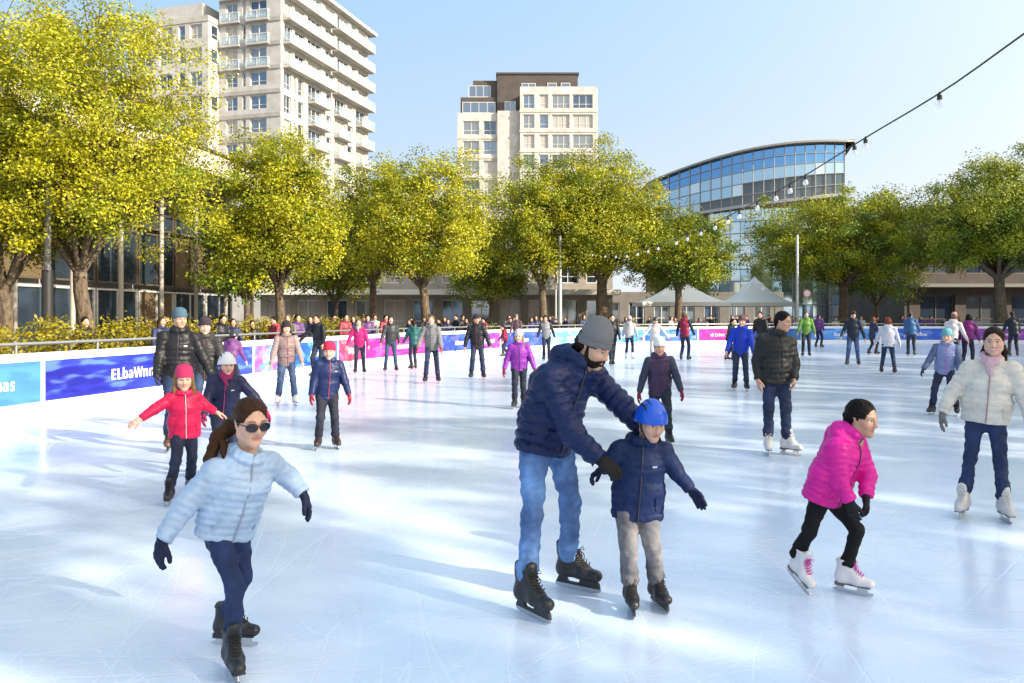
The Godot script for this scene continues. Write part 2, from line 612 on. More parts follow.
func build_boards() -> void:
	var root := thing("rink_boards", "long curved white barrier with blue and magenta printed panels round the ice", "barrier")
	var white := mat("board_white", lin(0.78, 0.80, 0.83), 0.4)
	var steel := mat("rail_steel", lin(0.42, 0.43, 0.45), 0.35, "", 0.7)
	var n := board_pts.size()
	# sections of about three metres
	var looks := [
		[Color(0.25, 0.45, 0.70), Color(0.30, 0.52, 0.77), Color(0.21, 0.40, 0.66), "ehsluase"],
		[Color(0.10, 0.10, 0.52), Color(0.20, 0.28, 0.76), Color(0.55, 0.78, 0.90), "ELbaWnmoi"],
		[Color(0.55, 0.30, 0.68), Color(0.36, 0.62, 0.90), Color(0.88, 0.66, 0.88), "Lalnoiws"],
		[Color(0.08, 0.28, 0.72), Color(0.16, 0.42, 0.84), Color(0.70, 0.84, 0.95), "Aliow"],
		[Color(0.86, 0.30, 0.36), Color(0.78, 0.16, 0.42), Color(0.96, 0.72, 0.78), "Nlse"],
		[Color(0.78, 0.12, 0.50), Color(0.70, 0.14, 0.55), Color(0.92, 0.55, 0.76), "onmover"],
		[Color(0.16, 0.24, 0.66), Color(0.20, 0.34, 0.74), Color(0.55, 0.50, 0.85), "ulase"],
		[Color(0.42, 0.20, 0.60), Color(0.62, 0.22, 0.62), Color(0.80, 0.60, 0.88), "Ciwnse"],
		[Color(0.16, 0.42, 0.78), Color(0.30, 0.58, 0.86), Color(0.62, 0.82, 0.94), "lbouse"],
		[Color(0.50, 0.70, 0.90), Color(0.34, 0.56, 0.84), Color(0.86, 0.92, 0.97), "eorhn"],
		[Color(0.74, 0.10, 0.52), Color(0.66, 0.08, 0.50), Color(0.80, 0.30, 0.66), "Iad Crive Hn"],
		[Color(0.10, 0.24, 0.60), Color(0.12, 0.36, 0.62), Color(0.14, 0.50, 0.56), "onalu"],
	]
	# from, to along the boards, and which print
	var sections := [[0, 6, 3], [6, 12, 1], [12, 18, 8], [18, 24, 0], [24, 30, 0, 29], [30, 37, 1, 32], [37, 39, 2], [39, 42, 3], [42, 44, 4], [44, 50, 5], [50, 53, 6], [53, 55, 7], [55, 59, 6], [59, 63, 9], [63, 67, 8], [67, 71, 3], [71, 74, 10], [74, 78, 11], [78, 83, 8], [83, 88, 3], [88, 93, 7], [93, 98, 8], [98, 104, 11], [104, n - 1, 3]]
	for sec in sections:
		var k: int = sec[0]
		var k2: int = sec[1]
		var step := k2 - k
		var wg := Geo.new()
		var pg := Geo.new()
		var kick := Geo.new()
		var cap := Geo.new()
		for q in range(k, k2):
			var a := board_pts[q]
			var b := board_pts[q + 1]
			var dv := (b - a).normalized()
			var inn := Vector2(dv.y, -dv.x)      # towards the ice
			var A := P(a.x, 0, a.y)
			var B := P(b.x, 0, b.y)
			var I := P(inn.x, 0, inn.y) 
			var U := Vector3.UP
			# wall, outer side and top
			wg.face(A + U * 0.17, A + U * 1.02, B + U * 1.02, B + U * 0.17)
			wg.face(B - I * 0.08, B - I * 0.08 + U * 1.02, A - I * 0.08 + U * 1.02, A - I * 0.08)
			# kick strip, 2 cm proud
			kick.face(A + I * 0.02, A + I * 0.02 + U * 0.17, B + I * 0.02 + U * 0.17, B + I * 0.02)
			kick.face(A + I * 0.02 + U * 0.17, A + U * 0.17, B + U * 0.17, B + I * 0.02 + U * 0.17)
			# cap, 2 cm proud
			var c0 := A + I * 0.03 + U * 1.00
			var c1 := B + I * 0.03 + U * 1.00
			cap.face(c0, c0 + U * 0.06, c1 + U * 0.06, c1)
			cap.face(c0 + U * 0.06, A - I * 0.11 + U * 1.06, B - I * 0.11 + U * 1.06, c1 + U * 0.06)
			cap.face(A - I * 0.02 + U * 1.00, c0, c1, B - I * 0.02 + U * 1.00)
			cap.face(B - I * 0.11 + U * 1.00, B - I * 0.11 + U * 1.06, A - I * 0.11 + U * 1.06, A - I * 0.11 + U * 1.00)
			# printed sheet, 6 mm proud, with a gap at each end
			var a2 := A
			var b2 := B
			if q == k:
				a2 = A.lerp(B, 0.05)
			if q == k2 - 1:
				b2 = A.lerp(B, 0.95)
			var uv0 := float(q - k) / step
			var uv1 := float(q - k + 1) / step
			var vb := pg.v.size()
			pg.face(a2 + I * 0.008 + U * 0.21, a2 + I * 0.008 + U * 0.92, b2 + I * 0.008 + U * 0.92, b2 + I * 0.008 + U * 0.21)
			pg.u[vb] = Vector2(uv0, 1); pg.u[vb + 1] = Vector2(uv0, 0); pg.u[vb + 2] = Vector2(uv1, 0); pg.u[vb + 3] = Vector2(uv1, 1)
		part("board", wg.mesh(), white, root)
		part("kick_strip", kick.mesh(), mat("kick_white", lin(0.74, 0.78, 0.82), 0.35), root)
		part("cap_rail", cap.mesh(), white, root)
		var mid0 := board_pts[k]
		var mid1 := board_pts[k2]
		var mid := (mid0 + mid1) * 0.5
		var li: int = sec[2]
		var lk: Array = looks[li]
		var pn := part("printed_panel", pg.mesh(), ad_material(li, lk[0], lk[1], lk[2]), root)
		# lettering
		if k2 - k >= 2 and mid.y > 5.0:
			var tm := TextMesh.new()
			var sf := SystemFont.new()
			sf.font_names = PackedStringArray(["Droid Sans"])
			sf.font_weight = 700
			tm.font = sf
			tm.text = lk[3]
			tm.font_size = 64
			tm.depth = 0.006
			tm.curve_step = 4.0
			tm.pixel_size = 0.0046 if li == 1 else 0.0042
			var km: int = (k + k2) / 2 if sec.size() < 4 else sec[3]
			var dv2 := (board_pts[km + 1] - board_pts[km]).normalized() if (k2 - k) % 2 else (board_pts[km + 1] - board_pts[km - 1]).normalized()
			var inn2 := Vector2(dv2.y, -dv2.x)
			var cm: Vector2 = board_pts[km].lerp(board_pts[km + (k2 - k) % 2], 0.5)
			var X := P(dv2.x, 0, dv2.y)
			var I2 := P(inn2.x, 0, inn2.y)
			var xf := Transform3D(Basis(X, Vector3.UP, X.cross(Vector3.UP)), P(cm.x, 0.55, cm.y) + I2 * 0.020)
			part("lettering", tm, mat("print_white", lin(0.82, 0.80, 0.86), 0.4), pn, xf)
	# steel rail on short posts behind the boards
	var rail := thing("steel_handrail", "grey steel handrail on posts behind the white boards", "railing")
	var pts := []
	var rad := []
	for q in range(12, n - 6):
		var a := board_pts[q]
		var dv := (board_pts[q + 1] - board_pts[q - 1]).normalized()
		var w := a - Vector2(dv.y, -dv.x) * 0.55
		pts.append(P(w.x, 1.20, w.y))
		rad.append(0.035)
		if q % 2 == 0:
			var pg2 := Geo.new()
			pg2.tube([P(w.x, -0.02, w.y), P(w.x, 1.19, w.y)], [0.028, 0.028], 6)
			part("post", pg2.mesh(), steel, rail)
	var rg := Geo.new()
	rg.tube(pts, rad, 6)
	part("top_rail", rg.mesh(), steel, rail)

# ------------------------------------------------------------------ buildings
func glass(key: String, col: Color, rough := 0.06, metal := 0.75) -> StandardMaterial3D:
	return mat(key, col, rough, "", metal)

func frame_mesh(w: float, h: float, t: float, cols: int, rows: int, depth := 0.08) -> Mesh:
	var key := "frame_%.2f_%.2f_%.3f_%d_%d" % [w, h, t, cols, rows]
	if cache.has(key):
		return cache[key]
	var g := Geo.new()
	for s in [-1, 1]:
		g.bx(Vector3(s * (w - t) * 0.5, 0, 0), Vector3(t, h, depth))
		g.bx(Vector3(0, s * (h - t) * 0.5, 0), Vector3(w - 2 * t, t, depth))
	for k in range(1, cols):
		g.bx(Vector3(-w * 0.5 + w * k / cols, 0, 0), Vector3(t * 0.8, h - 2 * t, depth * 0.9))
	for k in range(1, rows):
		g.bx(Vector3(0, -h * 0.5 + h * (0.32 if rows == 2 else float(k) / rows), 0), Vector3(w - 2 * t, t * 0.7, depth * 0.8))
	cache[key] = g.mesh()
	return cache[key]

func pane_mesh(w: float, h: float) -> Mesh:
	var key := "pane_%.2f_%.2f" % [w, h]
	if not cache.has(key):
		var g := Geo.new()
		g.bx(Vector3.ZERO, Vector3(w, h, 0.03))
		cache[key] = g.mesh()
	return cache[key]

# windows of one facade: O foot of its start, A along it, N outward; rows of [sill, height, [[x0, x1, mullions], ...]]
func facade(root: Node3D, O: Vector3, A: Vector3, N: Vector3, W: float, y0: float, y1: float, rows: Array, wm: Material, gms: Array, fm: Material, thick := 0.35, rng_seed := 1) -> void:
	var r := RandomNumberGenerator.new()
	r.seed = rng_seed
	var B := Basis(A, Vector3.UP, A.cross(Vector3.UP))
	if B.z.dot(N) < 0.0:
		B = Basis(-A, Vector3.UP, (-A).cross(Vector3.UP))
	var wall := Geo.new()
	var y := y0
	var put := func(xa: float, xb: float, ya: float, yb: float):
		if xb - xa > 0.01 and yb - ya > 0.01:
			wall.box(Transform3D(B, O + A * (xa + xb) * 0.5 + Vector3.UP * (ya + yb) * 0.5 + N * thick * 0.5), Vector3(xb - xa, yb - ya, thick))
	for row in rows:
		put.call(0.0, W, y, row[0])
		var x := 0.0
		for b in row[2]:
			put.call(x, b[0], row[0], row[0] + row[1])
			x = b[1]
			var w: float = b[1] - b[0]
			var at: Vector3 = O + A * (b[0] + b[1]) * 0.5 + Vector3.UP * (row[0] + row[1] * 0.5) + N * 0.06
			var tilt := Basis(Vector3.UP, r.randfn(0, 0.006)) * Basis(A, r.randfn(0, 0.006))
			var win := part("window", pane_mesh(w, row[1]), gms[r.randi() % gms.size()], root, Transform3D(tilt * B, at))
			part("frame", frame_mesh(w, row[1], 0.09, b[2], 2 if row[1] > 1.6 else 1), fm, win, Transform3D(Basis.IDENTITY, Vector3(0, 0, 0.06)))
		put.call(x, W, row[0], row[0] + row[1])
		y = row[0] + row[1]
	put.call(0.0, W, y, y1)
	part("wall", wall.mesh(), wm, root)

func balcony(root: Node3D, O: Vector3, A: Vector3, N: Vector3, x0: float, x1: float, y: float, out: float, wm: Material, rm: Material, gm: Material) -> void:
	var B := Basis(A, Vector3.UP, A.cross(Vector3.UP))
	var w := x1 - x0
	var mid := O + A * (x0 + x1) * 0.5 + Vector3.UP * y
	var slab := Geo.new()
	slab.box(Transform3D(B, mid + N * (0.36 + out * 0.5) + Vector3.UP * 0.14), Vector3(w, 0.28, out))
	var b := part("balcony", slab.mesh(), wm, root)
	var rail := Geo.new()
	var gl := Geo.new()
	var n := maxi(2, int(w / 1.3))
	for k in n + 1:
		rail.box(Transform3D(B, O + A * lerpf(x0 + 0.04, x1 - 0.04, float(k) / n) + Vector3.UP * (y + 0.78) + N * (0.36 + out - 0.06)), Vector3(0.05, 1.0, 0.05))
	rail.box(Transform3D(B, mid + N * (0.36 + out - 0.06) + Vector3.UP * 1.31), Vector3(w, 0.07, 0.09))
	gl.box(Transform3D(B, mid + N * (0.36 + out - 0.10) + Vector3.UP * 0.80), Vector3(w - 0.1, 0.85, 0.02))
	for xx in [x0 + 0.03, x1 - 0.03]:
		rail.box(Transform3D(B, O + A * xx + Vector3.UP * (y + 1.31) + N * (0.36 + out * 0.5 - 0.05)), Vector3(0.06, 0.06, out - 0.15))
		gl.box(Transform3D(B, O + A * xx + Vector3.UP * (y + 0.80) + N * (0.36 + out * 0.5 - 0.06)), Vector3(0.02, 0.85, out - 0.2))
	part("railing", rail.mesh(), rm, b)
	part("pane", gl.mesh(), gm, b)

func block(root: Node3D, called: String, O: Vector3, A: Vector3, D: Vector3, W: float, depth: float, y0: float, y1: float, m: Material) -> void:
	var g := Geo.new()
	var B := Basis(A, Vector3.UP, A.cross(Vector3.UP))
	g.box(Transform3D(B, O + A * W * 0.5 + D * depth * 0.5 + Vector3.UP * (y0 + y1) * 0.5), Vector3(W, y1 - y0, depth))
	part(called, g.mesh(), m, root)

func build_buildings() -> void:
	var cream := mat("cream_render", lin(0.56, 0.545, 0.515), 0.8, "wall")
	var pale := mat("pale_concrete", lin(0.55, 0.545, 0.54), 0.8, "wall")
	var white := mat("white_render", lin(0.59, 0.58, 0.565), 0.8, "wall")
	var dark := mat("brown_cladding", lin(0.085, 0.070, 0.066), 0.6, "wall")
	var frame := mat("white_frames", lin(0.62, 0.62, 0.60), 0.5)
	var inside := mat("room_walls", lin(0.32, 0.31, 0.30), 0.8)
	var rail_m := mat("balcony_rail", lin(0.60, 0.60, 0.60), 0.4)
	var rail_g := mat("balcony_glass", Color(0.70, 0.80, 0.85, 0.32), 0.05)
	rail_g.transparency = BaseMaterial3D.TRANSPARENCY_ALPHA
	var gl := [glass("window_blue", lin(0.16, 0.22, 0.30)), glass("window_grey", lin(0.24, 0.27, 0.30)), mat("window_blind", lin(0.40, 0.38, 0.36), 0.25, "", 0.15), glass("window_deep", lin(0.09, 0.13, 0.19))]

	# ---- apartment tower
	var t := thing("apartment_tower", "tall cream apartment tower with rows of projecting glass-railed balconies", "building")
	var C := P(-29.0, 0, 100.0)
	var er := P(0.2785, 0, 0.9604)
	var eL := P(-0.9604, 0, 0.2785)
	var nr := P(0.9604, 0, -0.2785)
	var nl := P(-0.2785, 0, -0.9604)
	block(t, "core", C + er * 0.02, eL, er, 8.6, 23.6, 0.0, 44.4, inside)
	var rows_l := []
	var rows_r := []
	for f in range(5, 15):
		var s := 2.98 * f + 0.9
		rows_l.append([s, 1.75, [[1.7, 4.1, 2], [4.7, 5.2, 1], [5.9, 7.6, 2]]])
		if f >= 11:
			rows_r.append([2.98 * f + 0.3, 2.35, [[0.8, 2.6, 2], [3.2, 5.6, 2], [6.4, 9.8, 3], [11.0, 13.6, 2], [14.4, 17.6, 3], [18.6, 20.0, 1], [20.8, 23.4, 2]]])
		else:
			rows_r.append([2.98 * f + 0.5, 2.15, [[0.7, 2.3, 2], [2.9, 3.4, 1], [4.0, 5.3, 1], [6.5, 9.9, 3], [11.3, 12.6, 1], [13.6, 16.6, 3], [17.4, 19.0, 1], [20.0, 23.2, 2]]])
	facade(t, C, eL, nl, 8.6, 0.0, 44.8, rows_l, pale, gl, frame, 0.35, 3)
	facade(t, C + nl * 0.35, er, nr, 24.0, 0.0, 44.8, rows_r, cream, gl, frame, 0.35, 4)
	for f in range(5, 15):
		var y := 2.98 * f
		if f >= 11:
			balcony(t, C, er, nr, 0.1, 12.0, y, 1.1, cream, rail_m, rail_g)
			balcony(t, C, er, nr, 12.5, 23.8, y, 1.2, cream, rail_m, rail_g)
			balcony(t, C + eL * 5.0, eL, nl, 0.4, 3.2, y - 0.05, 0.5, pale, rail_m, rail_g)
			balcony(t, C, eL, nl, 1.2, 4.4, y - 0.05, 0.5, pale, rail_m, rail_g)
		else:
			balcony(t, C, er, nr, 6.0, 10.4, y, 1.15, cream, rail_m, rail_g)
			balcony(t, C, er, nr, 13.0, 17.0, y, 0.95, cream, rail_m, rail_g)
			balcony(t, C, er, nr, 19.6, 23.8, y, 1.1, cream, rail_m, rail_g)
	# thin floor bands round the corner
	for f in range(5, 16):
		var g := Geo.new()
		var B := Basis(-eL, Vector3.UP, (-eL).cross(Vector3.UP))
		g.box(Transform3D(B, C + eL * 4.1 + nl * 0.39 + Vector3.UP * (2.98 * f + 0.05)), Vector3(8.9, 0.5, 0.16))
		part("floor_band", g.mesh(), mat("band_concrete", lin(0.42, 0.41, 0.40), 0.85, "wall"), t)
	block(t, "roof_slab", C + nl * 0.6 + nr * 1.3 + Vector3.UP * 44.8, eL, er, 10.4, 25.6, 0.0, 0.5, cream)
	# ---- wing of the tower with a faceted bay
	var w := thing("stepped_apartment_wing", "lower pale apartment wing with bay windows joined beside the tall tower", "building")
	var W0 := C + eL * 8.7 + nl * 2.2
	block(w, "core", W0 + er * 0.1, eL, er, 12.0, 16.0, 0.0, 38.0, inside)
	var rows_w := []
	for f in range(5, 13):
		rows_w.append([2.98 * f + 0.8, 1.8, [[0.8, 2.6, 2], [3.3, 4.3, 1], [5.2, 7.2, 2], [8.4, 10.6, 2]]])
	facade(w, W0, eL, nl, 12.0, 0.0, 38.6, rows_w, mat("wing_render", lin(0.62, 0.61, 0.59), 0.8, "wall"), gl, frame, 0.35, 5)
	var rows_s := []
	for f in range(5, 13):
		rows_s.append([2.98 * f + 0.8, 1.8, [[0.5, 1.9, 1]]])
	facade(w, W0 + nl * 0.35, er, nr, 2.4, 0.0, 38.6, rows_s, cream, gl, frame, 0.1, 6)
	block(w, "parapet", W0 + nl * 0.45 + nr * 0.2 + Vector3.UP * 38.6, eL, er, 12.4, 16.0, 0.0, 0.7, cream)
	block(w, "roof_room", W0 + er * 2.0 + eL * 2.5, eL, er, 7.0, 8.0, 38.0, 42.0, pale)

	# ---- office block in the middle
	var o := thing("white_office_block", "white mid-rise block with a dark brown stepped penthouse on top", "building")
	var X := Vector3.RIGHT
	var D := P(0, 0, 1)
	var N := P(0, 0, -1)
	block(o, "core", P(-8.6, 0, 130.0), X, D, 21.8, 16.0, 0.0, 34.0, inside)
	block(o, "core", P(1.4, 0, 128.2), X, D, 11.6, 17.0, 0.0, 37.6, inside)
	var rr := []
	var rl := []
	for k in range(6, -1, -1):
		rr.append([34.85 - 3.2 * k, 2.2, [[0.5, 2.3, 2], [3.1, 4.5, 1], [5.1, 7.9, 3], [8.4, 11.6, 3]]])
		rl.append([31.0 - 3.2 * k, 2.2, [[0.9, 3.5, 2], [4.2, 6.3, 2]]])
	facade(o, P(1.28, 0, 128.0), X, N, 12.2, 0.0, 38.3, rr, white, gl, frame, 0.4, 7)
	facade(o, P(-8.8, 0, 129.6), X, N, 6.5, 0.0, 34.5, rl, white, gl, frame, 0.4, 8)
	block(o, "blank_wall", P(-2.35, 0, 128.6), X, D, 3.6, 6.0, 0.0, 34.7, white)
	block(o, "end_wall", P(13.3, 0, 128.0), X, D, 0.4, 17.0, 0.0, 38.1, white)
	# slab edges
	for k in 7:
		for e in [[1.2, 12.4, 127.5, 34.3], [-8.9, 6.6, 129.1, 30.4]]:
			block(o, "slab_edge", P(e[0], 0, e[2]), X, D, e[1], 0.22, e[3] - 3.2 * k - 0.1, e[3] - 3.2 * k + 0.25, cream)
	block(o, "penthouse", P(-2.4, 0, 130.2), X, D, 13.1, 12.0, 34.0, 41.1, dark)
	block(o, "penthouse", P(-6.4, 0, 131.2), X, D, 4.2, 10.0, 34.0, 40.3, dark)
	block(o, "penthouse", P(-8.4, 0, 130.6), X, D, 5.9, 12.0, 34.4, 37.4, dark)
	block(o, "parapet", P(-2.6, 0, 130.0), X, D, 13.5, 12.4, 41.0, 41.3, mat("parapet_dark", lin(0.06, 0.05, 0.05), 0.7))
	for e in [[-5.3, 38.5, 131.16, 3.6, 1.9, 3], [-5.4, 35.7, 130.56, 5.4, 1.8, 4], [2.7, 38.9, 130.16, 2.3, 1.3, 2], [6.5, 38.9, 130.16, 1.5, 1.4, 1], [8.7, 38.9, 130.16, 1.5, 1.4, 1], [-0.3, 35.6, 130.16, 1.8, 2.0, 2]]:
		var win := part("window", pane_mesh(e[3], e[4]), gl[0], o, Transform3D(Basis.IDENTITY, P(e[0], e[1], e[2])))
		part("frame", frame_mesh(e[3], e[4], 0.09, e[5], 1), frame, win, Transform3D(Basis.IDENTITY, Vector3(0, 0, 0.05)))
	var ag := Geo.new()
	ag.tube([P(0.4, 41.2, 134), P(0.4, 42.3, 134)], [0.2, 0.15], 6)
	part("roof_vent", ag.mesh(), frame, o)

	build_glass_hall()
	build_low_buildings(cream, inside, gl, frame)

func build_glass_hall() -> void:
	var h := thing("glass_hall", "curved glass hall with a sweeping arched roof beyond the tents", "building")
	var mull := mat("glass_hall_mullions", lin(0.34, 0.36, 0.37), 0.45, "", 0.4)
	var panes := [glass("hall_glass_blue", lin(0.14, 0.32, 0.58), 0.04, 0.9), glass("hall_glass_sky", lin(0.36, 0.52, 0.64), 0.04, 0.9), glass("hall_glass_pale", lin(0.55, 0.66, 0.70), 0.05, 0.9), glass("hall_glass_brown", lin(0.13, 0.11, 0.09), 0.06, 0.6)]  # tints paint in the reflected sky: deep blue in upper rows, paler below
	var clear := mat("hall_glass_clear", Color(0.5, 0.62, 0.7, 0.28), 0.03)  # clear only where the brown stand-in for the reflection shows through
	clear.transparency = BaseMaterial3D.TRANSPARENCY_ALPHA
	var r := RandomNumberGenerator.new()
	r.seed = 9
	var nc := 19
	var xs := []
	var ds := []
	var tops := []
	var bots := []
	for k in nc + 1:
		var f := float(k) / nc
		# plan: a shallow bow, nearest at its right end
		var wx := lerpf(17.2, 37.4, f)
		var dep := 90.0 + 11.0 * pow(1.0 - f, 2.0)
		xs.append(wx)
		ds.append(dep)
		# roof: rises fast, then levels
		tops.append(lerpf(18.4, 21.1, 1.0 - pow(1.0 - f, 2.2)) + 0.25 * sin(f * PI))
		bots.append(lerpf(13.6, 15.4, f))
	var nr := 5
	var frac := [0.0, 0.2, 0.42, 0.64, 0.82, 1.0]
	for k in nc:
		for q in nr:
			var y00: float = lerpf(bots[k], tops[k], frac[q])
			var y01: float = lerpf(bots[k], tops[k], frac[q + 1])
			var y10: float = lerpf(bots[k + 1], tops[k + 1], frac[q])
			var y11: float = lerpf(bots[k + 1], tops[k + 1], frac[q + 1])
			var a := P(xs[k], y00, ds[k])
			var b := P(xs[k], y01, ds[k])
			var c := P(xs[k + 1], y11, ds[k + 1])
			var d := P(xs[k + 1], y10, ds[k + 1])
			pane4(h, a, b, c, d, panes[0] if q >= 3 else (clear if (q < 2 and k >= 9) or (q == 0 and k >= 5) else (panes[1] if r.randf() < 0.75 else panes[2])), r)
	# mullions and transoms
	for k in nc + 1:
		var g := Geo.new()
		g.beam(P(xs[k], bots[k] - 0.3, ds[k] - 0.12), P(xs[k] + 0.001, tops[k], ds[k] - 0.12), 0.06, 0.08)
		part("mullion", g.mesh(), mull, h)
	for q in nr + 1:
		var g := Geo.new()
		for k in nc:
			g.beam(P(xs[k], lerpf(bots[k], tops[k], frac[q]), ds[k] - 0.14), P(xs[k + 1], lerpf(bots[k + 1], tops[k + 1], frac[q]), ds[k + 1] - 0.14), 0.07, 0.055 if q > 0 else 0.34)
		part("transom", g.mesh(), mull, h)
	# lower storey, set back
	var k0 := 6
	for k in range(k0, nc):
		var q := 0
		var y := 0.2
		while y < 13.2:
			var y2: float = minf(y + 1.35, minf(bots[k], bots[k + 1]) - 0.25)
			if y2 - y > 0.3:
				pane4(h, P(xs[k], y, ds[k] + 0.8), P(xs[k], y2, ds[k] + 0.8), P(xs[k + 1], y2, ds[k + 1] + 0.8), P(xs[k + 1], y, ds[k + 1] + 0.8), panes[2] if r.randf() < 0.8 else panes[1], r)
			y += 1.4
			q += 1
			if q > 12:
				break
	for k in range(k0, nc + 1):
		if k % 2 == 0:
			var g := Geo.new()
			g.beam(P(xs[k], 0.0, ds[k] + 0.68), P(xs[k] + 0.001, bots[k], ds[k] + 0.68), 0.05, 0.06)
			part("mullion", g.mesh(), mull, h)
	for q in 10:
		var g := Geo.new()
		for k in range(k0, nc):
			g.beam(P(xs[k], 0.17 + 1.4 * q, ds[k] + 0.68), P(xs[k + 1], 0.17 + 1.4 * q, ds[k + 1] + 0.68), 0.035, 0.04)
		part("transom", g.mesh(), mull, h)
	# brown wall added to stand in for a dark reflection in the glass, floor slab, roof, right end
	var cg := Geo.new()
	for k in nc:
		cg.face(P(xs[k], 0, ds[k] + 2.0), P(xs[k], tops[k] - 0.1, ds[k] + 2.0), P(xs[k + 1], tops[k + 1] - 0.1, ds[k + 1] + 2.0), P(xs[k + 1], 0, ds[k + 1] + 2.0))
	part("reflection_wall", cg.mesh(), mat("hall_reflection_brown", lin(0.20, 0.14, 0.10), 0.8, "wall"), h)
	var rg := Geo.new()
	for k in nc:
		var f0 := P(xs[k], tops[k], ds[k] - 0.9)
		var f1 := P(xs[k + 1], tops[k + 1], ds[k + 1] - 0.9)
		var bk := P(0, 0, 24)
		rg.face(f0, f0 + Vector3.UP * 0.22, f1 + Vector3.UP * 0.22, f1)
		rg.face(f0 + Vector3.UP * 0.22, f0 + bk + Vector3.UP * 0.22, f1 + bk + Vector3.UP * 0.22, f1 + Vector3.UP * 0.22)
		rg.face(f1, f1 + bk, f0 + bk, f0)
	var e0 := P(xs[nc], tops[nc], ds[nc] - 0.9)
	var e1 := P(xs[nc] + 1.0, tops[nc] + 0.1, ds[nc] - 0.6)
	rg.face(e0, e0 + Vector3.UP * 0.22, e1 + Vector3.UP * 0.15, e1)
	rg.face(e0 + Vector3.UP * 0.22, e0 + P(0, 0.22, 24), e1 + P(0, 0.22, 20), e1 + Vector3.UP * 0.22)
	rg.face(e1, e1 + Vector3.UP * 0.22, e1 + P(0, 0.22, 20), e1 + P(0, 0, 20))
	rg.face(e0 + P(0, -1.6, 0.9), e1, e1 + P(0, 0, 20), e0 + P(0, -1.6, 21))
	part("roof", rg.mesh(), mat("hall_roof", lin(0.30, 0.28, 0.25), 0.6), h)
	var sg := Geo.new()
	sg.face(P(xs[nc], 0, ds[nc]), P(xs[nc], tops[nc], ds[nc]), P(xs[nc], tops[nc], ds[nc] + 22), P(xs[nc], 0, ds[nc] + 22))
	part("end_wall", sg.mesh(), mull, h)

func pane4(root: Node3D, a: Vector3, b: Vector3, c: Vector3, d: Vector3, m: Material, r: RandomNumberGenerator) -> void:
	var ctr := (a + b + c + d) * 0.25
	var s := 0.955
	var nn := (c - a).cross(b - a).normalized()
	var w1 := r.randfn(0.0, 0.004)
	var w2 := r.randfn(0.0, 0.004)
	var g := Geo.new()
	g.face((a - ctr) * s + nn * w1, (b - ctr) * s - nn * w2, (c - ctr) * s - nn * w1, (d - ctr) * s + nn * w2)
	part("pane", g.mesh(), m, root, Transform3D(Basis.IDENTITY, ctr))

